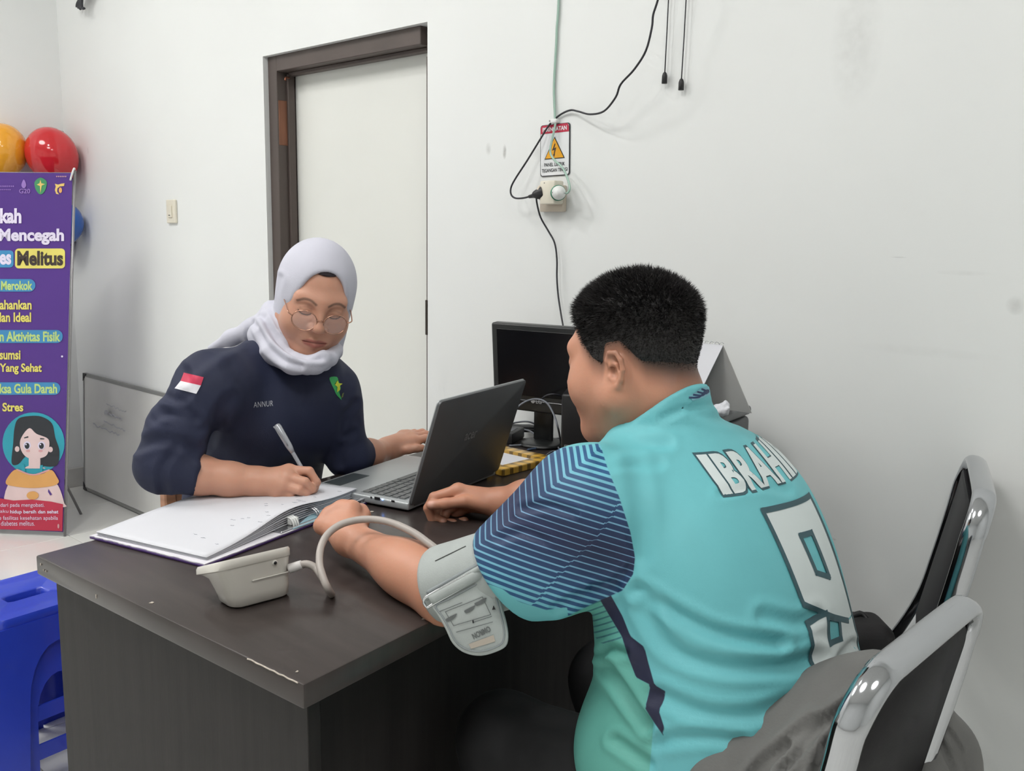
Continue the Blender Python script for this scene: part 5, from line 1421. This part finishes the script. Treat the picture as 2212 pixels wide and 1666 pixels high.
# ================================================================== the woman
wom = empty('person', (-1.98, 1.2, 0)); tag(wom, 'woman in a pale grey headscarf and navy shirt writing at the desk', 'person')
SKW = skin_mat('skin_light_tan', (202, 150, 126), (150, 74, 68))
HWs = 0.985
HW = pd(681, 648, 2.11)
cw = nrm(CP - HW); rw_ = nrm(CR - cw * (CR @ cw)); uw = np.cross(cw, rw_)
if uw[2] < 0: uw = -uw
def rot(ax, a):
    return np.array(Matrix.Rotation(a, 3, Vector(ax)))
# local forward / left / up: left of hers is right in the photo
fwd, lft, upv = cw, rw_, uw
Rr = rot(upv, math.radians(10)); 
fwd, lft = Rr @ fwd, Rr @ lft
Rp = rot(lft, math.radians(19)); fwd, upv = Rp @ fwd, Rp @ upv
Rl = rot(cw, math.radians(-9)); fwd, lft, upv = Rl @ fwd, Rl @ lft, Rl @ upv
RWh = frame(fwd, lft, upv)
toW = lambda P: ((P - HW) @ RWh) / HWs
neckW = toW(np.array([-1.86, 1.21, 1.0]))
def wom_head(P):
    d = head_sdf(P, {'fat': .007})
    return smin(d, cap(P, (-.030, 0, -.05), neckW, .050, .055), .03)
W_ = Body()
V, F = mesh_sdf(wom_head, (-.13, -.10, -.20), (.13, .10, .135), .0019)
dk = np.zeros(len(V)); yz = V[:, 1:]; fr_ = V[:, 0] > .045
for s in (-1, 1):
    q = seg_dist2d(yz, catmull(np.array([(s * .014, .022), (s * .026, .0285), (s * .040, .028), (s * .052, .020)]), 5)); dk = np.maximum(dk, .62 * sstep(1.5 - q / .0026) * fr_)
    q = seg_dist2d(yz, catmull(np.array([(s * .0195, -.0035), (s * .026, -.0065), (s * .034, -.0070), (s * .042, -.0045), (s * .0465, -.0005)]), 5)); dk = np.maximum(dk, .85 * sstep(1.5 - q / .0014) * fr_)
    q = seg_dist2d(yz, catmull(np.array([(s * .021, .008), (s * .032, .0115), (s * .044, .007)]), 5)); dk = np.maximum(dk, .16 * sstep(1.5 - q / .0018) * fr_)
up_l = seg_dist2d(yz, catmull(np.array([(-.0225, -.0668), (-.010, -.0628), (0, -.0632), (.010, -.0628), (.0225, -.0668)]), 5)); lo_l = seg_dist2d(yz, catmull(np.array([(-.019, -.0685), (0, -.0725), (.019, -.0685)]), 5))
lp_ = np.maximum(sstep(1.5 - up_l / .0042), sstep(1.5 - lo_l / .0052)) * fr_
q = seg_dist2d(yz, [(-.022, -.0668), (0, -.0662), (.022, -.0668)]); dk = np.maximum(dk, .35 * sstep(1.5 - q / .0011) * fr_)
W_.add(V * HWs @ RWh.T + HW, F, dark=dk, lip=lp_ * .75)
WR_S = pd(440, 858, 1.96); WR_E = pd(352, 1006, 1.92); WR_W = pd(556, 1041, 1.955)
JW = J(1.955)
mcpWR = [JW(624, 1018, .010), JW(620, 1032, -.008), JW(612, 1049, -.014), JW(600, 1064, -.008)]
fWR = [[JW(668, 1018, .0), JW(684, 1042, .0), JW(677, 1060, .006)], [JW(659, 1041, -.018), JW(674, 1057, -.010), JW(664, 1066, .004)], [JW(645, 1059, -.022), JW(660, 1068, -.012), JW(650, 1073, .006)], [JW(628, 1070, -.014), JW(640, 1074, -.004), JW(630, 1075, .010)]]
tWR = [JW(585, 1030, .026), JW(625, 1024, .036), JW(660, 1032, .030), JW(680, 1052, .016)]
def wom_arm_r(P):
    d = chain(P, [WR_S, WR_E], [.030, .040], 0)
    d = smin(d, chain(P, [WR_E, pd(430, 1026, 1.935), pd(500, 1036, 1.945), WR_W], [.040, .038, .033, .0275], .02), .03)
    return smin(d, hand_sdf(P, WR_W, .0240, mcpWR, .0140, fWR, .0092, tWR, .0108, .015), .014)
A = np.array([WR_S, WR_E, WR_W] + mcpWR)
V, F = mesh_sdf(wom_arm_r, A.min(0) - .09, A.max(0) + .09, .0026)
W_.add(V, F)
WL_S = pd(718, 850, 2.20); WL_E = pd(752, 985, 2.24); WL_W = pd(838, 972, 2.42); JV = J(2.42)
mcpWL = [JV(893, 955, .015), JV(890, 948, .035), JV(882, 944, .055), JV(870, 943, .07)]
fWL = [[JV(920, 946, .02), JV(934, 958, .02), JV(940, 972, .02)], [JV(920, 938, .05), JV(938, 946, .05), JV(945, 962, .05)], [JV(912, 934, .07), JV(930, 942, .07), JV(938, 955, .07)], [JV(895, 935, .085), JV(910, 942, .09), JV(918, 953, .09)]]
tWL = [JV(855, 975, .0), JV(882, 972, -.01), JV(900, 969, -.008), JV(911, 968, .0)]
def wom_arm_l(P):
    d = chain(P, [WL_S, WL_E, pd(795, 982, 2.33), WL_W], [.030, .040, .036, .0265], .02)
    return smin(d, hand_sdf(P, WL_W, .0255, mcpWL, .015, fWL, .0095, tWL, .011, .018), .012)
A = np.array([WL_S, WL_E, WL_W] + mcpWL + fWL[1])
V, F = mesh_sdf(wom_arm_l, A.min(0) - .08, A.max(0) + .08, .0028)
W_.add(V, F)
WSEC = smooth_secs([(.42, -2.0, 1.2, .13, .17), (.50, -2.0, 1.2, .15, .185), (.62, -1.985, 1.2, .140, .170), (.75, -1.955, 1.2, .135, .165), (.85, -1.915, 1.2, .140, .172), (.93, -1.885, 1.2, .135, .182), (1.00, -1.865, 1.205, .108, .175), (1.045, -1.86, 1.21, .080, .125), (1.085, -1.855, 1.215, .06, .07)])
V, F = mesh_sdf(lambda P: loft_sdf(P, WSEC, 2.2) + .012, (-2.2, .98, .44), (-1.70, 1.42, 1.10), .009)
W_.add(V, F)
W_.build(SKW, wom)
# shirt
NVY = mat('navy_shirt', (30, 36, 62), 0.75, var=0.12, scale=8, bump=0.1, bscale=400)
ELs = nrm(WR_W - WR_E); ecut = WR_E + ELs * .075
ELl = nrm(WL_W - WL_E); lcut = WL_E + ELl * .055
def wshirt(P):
    d = loft_sdf(P, WSEC, 2.2)
    d = smin(d, ell(P, (-1.80, 1.12, .90), (.075, .085, .085)), .07); d = smin(d, ell(P, (-1.80, 1.29, .90), (.075, .085, .085)), .07)
    d = smin(d, ell(P, WR_S + np.array([0, .03, .01]), (.075, .08, .07)), .05); d = smin(d, ell(P, WL_S + np.array([0, -.03, .012]), (.07, .075, .065)), .05)
    d = smin(d, cap(P, pd(532, 778, 2.07), pd(455, 814, 1.98), .030, .047), .06)
    a = smin(chain(P, [WR_S, (WR_S + WR_E) / 2 + np.array([-.005, -.008, 0]), WR_E], [.066, .062, .054], .02), cap(P, WR_E, WR_E + ELs * .12, .053, .047), .02)
    a = smax(a, ((P - ecut) @ ELs).astype(np.float32), .006)
    d = smin(d, a, .022)
    b = smin(cap(P, WL_S, WL_E, .058, .05), cap(P, WL_E, WL_E + ELl * .1, .049, .043), .02)
    b = smax(b, ((P - lcut) @ ELl).astype(np.float32), .006)
    return smin(d, b, .02)
A = np.array([WR_S, WR_E, WL_S, WL_E])
V, F = mesh_sdf(wshirt, (min(-2.2, A[:, 0].min() - .09), A[:, 1].min() - .09, .40), (A[:, 0].max() + .09, A[:, 1].max() + .09, 1.12), .0052)
V, F = fold(V, F, [([(395, 815), (450, 770), (500, 745)], 12, .004), ([(365, 860), (400, 880), (440, 920)], 9, .004), ([(350, 890), (390, 905), (430, 930)], 9, .004), ([(335, 905), (375, 890), (420, 905)], 9, .004), ([(300, 965), (350, 950), (410, 965), (450, 1000)], 11, .006), ([(355, 1060), (350, 1015), (380, 970)], 9, .004), ([(400, 800), (410, 840), (400, 860)], 9, .004), ([(500, 790), (530, 850), (520, 920)], 14, .003), ([(745, 760), (750, 810), (742, 860)], 10, .004), ([(765, 870), (745, 900), (740, 940)], 8, .004), ([(760, 935), (740, 960), (735, 1000)], 8, .004), ([(450, 960), (470, 900), (500, 860)], 12, .004)])
shirt = obj('navy_shirt', (V, F), NVY, wom, True)
wt = bvh(shirt)
def sew(name, v, f, m, eps=.0015, L=6):
    v, f = refine(v, f, L); V, F = drape_photo(wt, v, f, eps)
    if F: obj(name, (V, F), m, shirt, True)
sew('flag_red', *poly2([(397, 805), (440, 815), (434, 833), (390, 823)]), mat('flag_red', (200, 48, 82), 0.6))
sew('flag_white', *poly2([(390, 823), (434, 833), (424, 851), (377, 839)]), mat('flag_white', (226, 226, 232), 0.6))
v, f = text_vf('ANNUR', .0, 1.08); v = fit(v, 0, 0, 42, 12)
sew('name_lettering', np.stack([548 + v[:, 0], 881 - v[:, 1] - .09 * v[:, 0]], 1), f, mat('name_thread', (188, 190, 198), 0.6), .0018, 5)
sew('emblem', *smooth2([(712, 816), (727, 814), (731, 822), (736, 838), (733, 848), (738, 864), (727, 853), (722, 842), (716, 830)], 3), mat('emblem_green', (58, 168, 92), 0.6))
sew('emblem_star', *poly2([(729, 821), (732, 828), (740, 829), (734, 834), (735, 842), (728, 848), (729, 836), (723, 831), (729, 829)]), mat('emblem_yellow', (206, 214, 60), 0.6), .0028)
sew('emblem_tail', *poly2([(740, 850), (743, 848), (741, 858), (737, 860)]), mat('emblem_olive', (110, 120, 60), 0.6), .002)
# wrist band
wa = nrm(mcpWL[1] - WL_W); wp = WL_W - wa * .012
w1 = nrm(np.cross(wa, [0, 0, 1])); w2 = np.cross(wa, w1)
obj('wrist_band', tube([wp + w1 * (.0295 * math.cos(a)) + w2 * (.0285 * math.sin(a)) for a in np.linspace(0, 2 * math.pi, 25)[:-1]], .0038, 8, 1, closed=True, ell=(1.6, .7), up=wa), mat('dark_leather_band', (52, 26, 24), 0.5), wom, True)
# headscarf
SCF = mat('pale_grey_scarf', (196, 196, 208), 0.8, var=0.03, scale=12, bump=0.08, bscale=300)
JS = J(2.13)
def scarf(P):
    Q = ((P - HW) @ RWh.astype(np.float32) / np.float32(HWs)).astype(np.float32)
    d = ell(Q, (-.020, 0, .034), (.112, .0885, .101))
    d = smin(d, ell(Q, (-.010, 0, -.045), (.090, .0800, .085)), .04)
    d = smin(d, cap(Q, (-.03, 0, -.08), neckW, .070, .078), .04)
    op = ell(Q, (.10, 0, -.020), (.115, .0635, .094))
    op = smin(op, ell(Q, (.10, .004, .058), (.11, .026, .026)), .045)
    d = smax(d, -op, .012)
    # wraps under the chin
    d = smin(d, chain(Q, [(-.02, -.078, -.065), (.030, -.068, -.100), (.058, -.036, -.132), (.062, 0, -.143), (.050, .038, -.142), (.020, .066, -.112), (-.02, .076, -.075)], [.015, .016, .016, .016, .014, .014, .014], .012), .012)
    w = chain(P, [JS(588, 672, .03), JS(578, 718, -.03), JS(598, 760, -.06), JS(640, 786, -.085), JS(682, 788, -.085), JS(712, 774, -.06), JS(728, 756, -.01)], [.024, .026, .024, .021, .019, .016, .014], .012)
    d = smin(d, w, .014)
    w = chain(P, [JS(580, 692, .04), JS(562, 724, -.01), JS(586, 762, -.06), JS(628, 788, -.095), JS(668, 790, -.10), JS(702, 772, -.08)], [.022, .026, .024, .018, .016, .014], .010)
    d = smin(d, w, .010)
    w = chain(P, [JS(592, 690, .05), JS(545, 712, .06), JS(500, 730, .08), JS(456, 752, .10)], [.030, .022, .016, .008], .02)
    return smin(d, w, .025)
V, F = mesh_sdf(scarf, HW - np.array([.30, .34, .26]), HW + np.array([.22, .22, .16]), .0034)
V, F = fold(V, F, [([(604, 600), (594, 640), (596, 680), (606, 706)], 7, .003), ([(570, 690), (596, 732), (640, 764), (690, 772)], 7, .005), ([(556, 705), (575, 745), (612, 778), (650, 790)], 7, .005), ([(580, 700), (610, 745), (650, 772), (700, 775)], 6, .003), ([(700, 605), (718, 640), (738, 664)], 9, .0015), ([(548, 700), (540, 722), (560, 750)], 7, .003)])
obj('headscarf', (V, F), SCF, wom, True)
# dark under-cap showing at the forehead
def under(P):
    d = ell(P, (-.016, 0, .034), (.1035, .080, .0925))
    return smax(d, .079 - P[:, 2] + .15 * np.abs(P[:, 1]), .004)
V, F = mesh_sdf(under, (-.13, -.10, .03), (.11, .10, .14), .0035)
obj('under_cap', (V * HWs @ RWh.T + HW, F), mat('dark_under_cap', (38, 30, 36), 0.8), wom, True)
# glasses
GOLD = mat('rose_gold_wire', (196, 150, 128), 0.22, 0.9); LENS = mat('spectacle_lens', (240, 240, 245), 0.03, var=0.0, alpha=0.07)
gl = empty('glasses', HW); setparent(gl, wom)
g3 = lambda p: HW + RWh @ (np.array(p) * HWs)
for s in (-1, 1):
    ring_ = [(.1085 - .010 * (abs(y) / .06) ** 2 * 1.2, y, z) for y, z in [(s * .0335 + .0265 * math.cos(a), -.014 + .0225 * math.sin(a)) for a in np.linspace(0, 2 * math.pi, 33)[:-1]]]
    obj('glasses_rim', tube([g3(p_) for p_ in ring_], .0013, 8, 1, closed=True), GOLD, wom, True)
    n_ = len(ring_)
    obj('glasses_lens', ([tuple(g3(p_)) for p_ in ring_] + [tuple(g3((p_[0] - .0012, p_[1], p_[2]))) for p_ in ring_], [tuple(range(n_)), tuple(range(n_, 2 * n_))[::-1]] + [(i, n_ + i, n_ + (i + 1) % n_, (i + 1) % n_) for i in range(n_)]), LENS, wom)
    obj('glasses_temple', tube([g3((.100, s * .060, -.008)), g3((.098, s * .068, -.004)), g3((.090, s * .0705, -.001)), g3((.04, s * .074, .004)), g3((-.01, s * .078, .004))], .0013, 8, 4), GOLD, wom, True)
    obj('nose_pad', tube([g3((.106, s * .008, -.016)), g3((.101, s * .0085, -.022)), g3((.100, s * .010, -.026))], .0012, 6, 3), GOLD, wom, True)
obj('glasses_bridge', tube([g3((.108, -.0075, -.010)), g3((.1125, 0, -.006)), g3((.108, .0075, -.010))], .0011, 8, 5), GOLD, wom, True)
bpy.data.objects.remove(gl)
wh = np.array([-2.0, 1.2, .52]); wk = [np.array([-1.62, 1.09, .53]), np.array([-1.62, 1.30, .53])]; wf = [np.array([-1.62, 1.08, 0.]), np.array([-1.62, 1.31, 0.])]
seated_legs(wh, wk, wf, .072, mat('dark_navy_trousers', (34, 36, 48), 0.8), wom)
for f_ in wf: shoe(wom, f_, (1, 0, 0), SHOE)
# pen
PENC = mat('clear_pen_barrel', (206, 208, 216), 0.15, trans=0.6, ior=1.3); PENI = mat('pen_refill', (110, 112, 122), 0.3); PENG = mat('pen_cap_clear', (170, 172, 178), 0.2, 0.3)
pt, pp_ = pd(686, 1070, 1.968), pd(597, 917, 1.975)
ax = nrm(pp_ - pt); LN = np.linalg.norm(pp_ - pt); at_ = lambda t: pt + ax * LN * t
pen = empty('ballpoint_pen', pt); tag(pen, 'clear ballpoint pen held in the woman\'s writing hand', 'pen')
obj('tip', tube([at_(0), at_(.02), at_(.06)], [.0004, .0012, .0022], 8, 1), RINGM, pen, True)
obj('barrel', tube([at_(.05), at_(.09), at_(.65)], [.0024, .0040, .0044], 12, 1), PENC, pen, True)
obj('refill', tube([at_(.05), at_(.66)], .0016, 8, 1), PENI, pen, True)
obj('cap', tube([at_(.60), at_(.66), at_(.70), at_(.96), at_(.99), at_(1.0)], [.0045, .0062, .0070, .0078, .0066, .0035], 12, 1), PENG, pen, True)
obj('cap_clip', tube([at_(.97) + CR * -.007 - CF * .006, at_(.85) - CF * .0095, at_(.70) - CF * .0085], .0016, 6, 3), PENC, pen, True)
# wooden armchair under her
WOOD = mat('tan_wood', (176, 128, 98), 0.5, var=0.2, scale=10, stretch=(1, 1, 6))
wc = np.array([-2.03, 1.2, 0.0]); ch = empty('wooden_chair', wc); tag(ch, 'low tan wooden chair the woman sits on', 'chair')
obj('seat', box(wc + np.array([0, 0, .42]), (.42, .42, .035), .008, 2), WOOD, ch)
for sx_ in (-1, 1):
    for sy_ in (-1, 1): obj('leg', box(wc + np.array([sx_ * .18, sy_ * .18, .2]), (.04, .04, .405), .004, 1), WOOD, ch)
for z in (.56, .66): obj('back_slat', box(wc + np.array([-.17, 0, z]), (.018, .19, .04), .004, 1), WOOD, ch)
for sy_ in (-1, 1): obj('back_post', box(wc + np.array([-.17, sy_ * .10, .60]), (.03, .03, .24), .004, 1), WOOD, ch)

# ================================================================== folding chairs
CHR = mat('chair_chrome', (182, 184, 188), 0.10, 1.0, var=0.02); VIN = mat('black_vinyl', (18, 16, 20), 0.5, var=0.15, scale=40, bump=0.05, bscale=300, spec=0.15)
def folding_chair(loc, rz, label, sc_=1.0):
    t = empty('folding_chair', loc); t.rotation_euler = (0, 0, rz); t.scale = (sc_, sc_, sc_); tag(t, label, 'chair', 'chrome folding chairs')
    # chair faces -x; back posts lean towards +x
    hw = .178
    L_ = [(-.21, -hw, .012), (-.10, -hw, .17), (.0, -hw, .31), (.10, -hw, .45), (.155, -hw, .56), (.18, -hw, .66), (.198, -hw, .75)]
    L_ += [(.206 + .016 * math.sin(a), -hw + .06 * (1 - math.cos(a)), .796 + .064 * math.sin(a)) for a in np.linspace(0, math.pi / 2, 7)]
    Rr_ = [(x, -y, z) for x, y, z in L_[::-1]]
    mid = [(.2225, -.05, .861), (.2225, .05, .861)]
    obj('back_frame', tube(L_ + mid + Rr_, .0150, 14, 5, ell=(.8, 1.25), up=(0, 1, 0)), CHR, t, True, local=True)
    for s in (-1, 1):
        obj('rear_leg', tube([(.02, s * .150, .47), (.14, s * .152, .24), (.26, s * .155, .012)], .0115, 12, 3), CHR, t, True, local=True)
        obj('foot_cap', tube([(.252, s * .155, .028), (.262, s * .155, .0)], .0145, 12, 1), BLK, t, True, local=True)
        obj('foot_cap', tube([(-.222, s * hw, .028), (-.236, s * hw, .0)], .0165, 12, 1), BLK, t, True, local=True)
    obj('cross_bar', tube([(-.13, -hw, .20), (-.13, hw, .20)], .009, 10, 1), CHR, t, True, local=True)
    obj('cross_bar', tube([(.17, -.152, .18), (.17, .152, .18)], .009, 10, 1), CHR, t, True, local=True)
    obj('seat_rail', tube([(-.24, -.145, .425), (.10, -.145, .425)], .009, 10, 1), CHR, t, True, local=True)
    obj('seat_rail', tube([(-.24, .145, .425), (.10, .145, .425)], .009, 10, 1), CHR, t, True, local=True)
    rs = []
    for z, s in [(.432, .96), (.440, 1.0), (.458, 1.0), (.468, .95), (.470, .85)]: rs.append([(x * s - .065, y * s, z) for x, y in rrect(.36, .34, .055, 6)])
    obj('seat', rings(rs), VIN, t, True, local=True)
    # back panel follows the posts
    lean = nrm([.058, 0, .29]); nv = np.cross([0, 1, 0], lean); cb = np.array([.186, 0, .695])
    R = frame((0, 1, 0), lean, nv)
    rs = []
    for k, (o_, s) in enumerate([(-.011, .96), (-.009, 1.0), (.007, 1.0), (.011, .97)]):
        rs.append([tuple(R @ np.array([x * s, y * s, o_ - .02 * (1 - (2 * x / .33) ** 2) * .6]) + cb) for x, y in rrect(.326, .30, .045, 7)])
    bo_ = obj('backrest', rings(rs), VIN, t, True, local=True); auto_smooth(bo_, 50)
    sgn = 1 if nv[0] > 0 else -1
    for x, y in ((-.105, .085), (.105, .085), (-.105, -.085), (.105, -.085)):
        b_ = R @ np.array([x, y, sgn * .0085 - .008]) + cb; sc = obj('screw', tube([tuple(b_), tuple(b_ + nv * sgn * .004)], .0065, 10, 1), CHR, t, True, local=True)
    return t
ch1 = folding_chair((-.584, 1.115, 0), 0.0, 'chrome folding chair with black back nearest the camera, jacket hung on it')
ch2 = folding_chair((-.738, 1.725, 0), math.radians(20), 'chrome folding chair with black seat by the wall behind the man', 1.045)

# grey jacket hung over the near chair
JAC = mat('grey_jacket_cloth', (112, 112, 110), 0.85, var=0.12, scale=10, bump=0.15, bscale=300)
JJ = J(1.16)
def rope(P, pts, rad, k):
    C = catmull(np.concatenate([np.array(pts), np.array(rad)[:, None]], 1), 4)
    return chain(P, C[:, :3], C[:, 3], k)
def jacket(P):
    d = rope(P, [JJ(1900, 1455, .02), JJ(1800, 1512, .03), JJ(1680, 1600, .04), JJ(1560, 1690, .04)], [.020, .034, .042, .050], .03)
    d = smin(d, rope(P, [JJ(1880, 1490, .01), JJ(1790, 1570, .0), JJ(1700, 1670, .0), JJ(1650, 1760, .0)], [.022, .030, .034, .04], .02), .012)
    d = smin(d, rope(P, [JJ(1860, 1540, .0), JJ(1790, 1620, -.03), JJ(1740, 1720, -.03)], [.018, .022, .026], .02), .008)
    d = smin(d, rope(P, [JJ(1840, 1590, -.01), JJ(1800, 1660, -.04), JJ(1780, 1760, -.04)], [.016, .018, .02], .02), .008)
    d = smin(d, rope(P, [JJ(1900, 1455, .02), JJ(1960, 1480, .16), JJ(2000, 1560, .22), JJ(2030, 1650, .24), JJ(2040, 1780, .24)], [.018, .024, .030, .034, .04], .03), .02)
    d = smin(d, rope(P, [JJ(2005, 1545, .20), JJ(2050, 1590, .18), JJ(2075, 1640, .18), JJ(2085, 1740, .18)], [.018, .020, .020, .02], .02), .008)
    d = smin(d, rope(P, [JJ(1985, 1590, .2), JJ(2015, 1660, .17), JJ(2030, 1760, .17)], [.020, .022, .026], .02), .010)
    return d
A = np.array([JJ(1905, 1462, .1), JJ(1560, 1700, .08), JJ(2095, 1780, .24), JJ(1770, 1780, -.06)])
V, F = mesh_sdf(jacket, A.min(0) - .09, A.max(0) + .12, .0048)
V, F = fold(V, F, [([(1870, 1500), (1780, 1565), (1690, 1660)], 11, .012), ([(1845, 1545), (1790, 1610), (1755, 1680)], 8, .010), ([(1815, 1610), (1780, 1680)], 7, .008), ([(1760, 1560), (1660, 1640), (1620, 1690)], 12, .010), ([(1700, 1610), (1640, 1690)], 9, .007), ([(2030, 1600), (2060, 1666)], 6, .005), ([(2045, 1575), (2075, 1620)], 5, .004)])
jk = obj('jacket', (V, F), JAC, None, True); tag(jk, 'rumpled grey jacket hung on the near folding chair', 'jacket')
# tissue on the printer
V, F = mesh_sdf(lambda P: smin(ell(P, ti + np.array([0, 0, .012]), (.022, .016, .012)), chain(P, [ti + np.array([-.01, 0, .014]), ti + np.array([.012, .004, .026]), ti + np.array([.022, -.004, .018])], [.006, .007, .004], .004), .006) + .003 * np.sin(P[:, 0] * 400) * np.sin(P[:, 1] * 380) * np.sin(P[:, 2] * 300), ti - .05, ti + .06, .003)
obj('crumple', (V, F), PAPER, t_tissue, True)

# black bag on the seat of the chair by the wall
bgc = pd(1842, 1420, 1.93)
def bagf(P):
    q = (np.abs((P - bgc) @ frame(nrm(CR * np.array([1, 1, 0])), nrm(CF * np.array([1, 1, 0])), (0, 0, 1))) - np.array([.040, .03, .055])).astype(np.float32)
    return np.sqrt((np.maximum(q, 0) ** 2).sum(1)) + np.minimum(q.max(1), 0) - .028
V, F = mesh_sdf(bagf, bgc - .16, bgc + .16, .005)
bag = empty('shoulder_bag', bgc - np.array([0, 0, .085])); tag(bag, 'black bag on the chair seat by the wall behind the man', 'bag')
obj('pouch', (V, F), mat('black_bag_cloth', (24, 22, 24), 0.7, bump=0.1, bscale=200), bag, True)
obj('strap', tube([bgc + CR * -.03 + np.array([0, 0, .07]), bgc + np.array([0, 0.02, .088]), bgc + CR * .03 + np.array([0, 0, .07])], .006, 8, 5), BLK, bag, True)
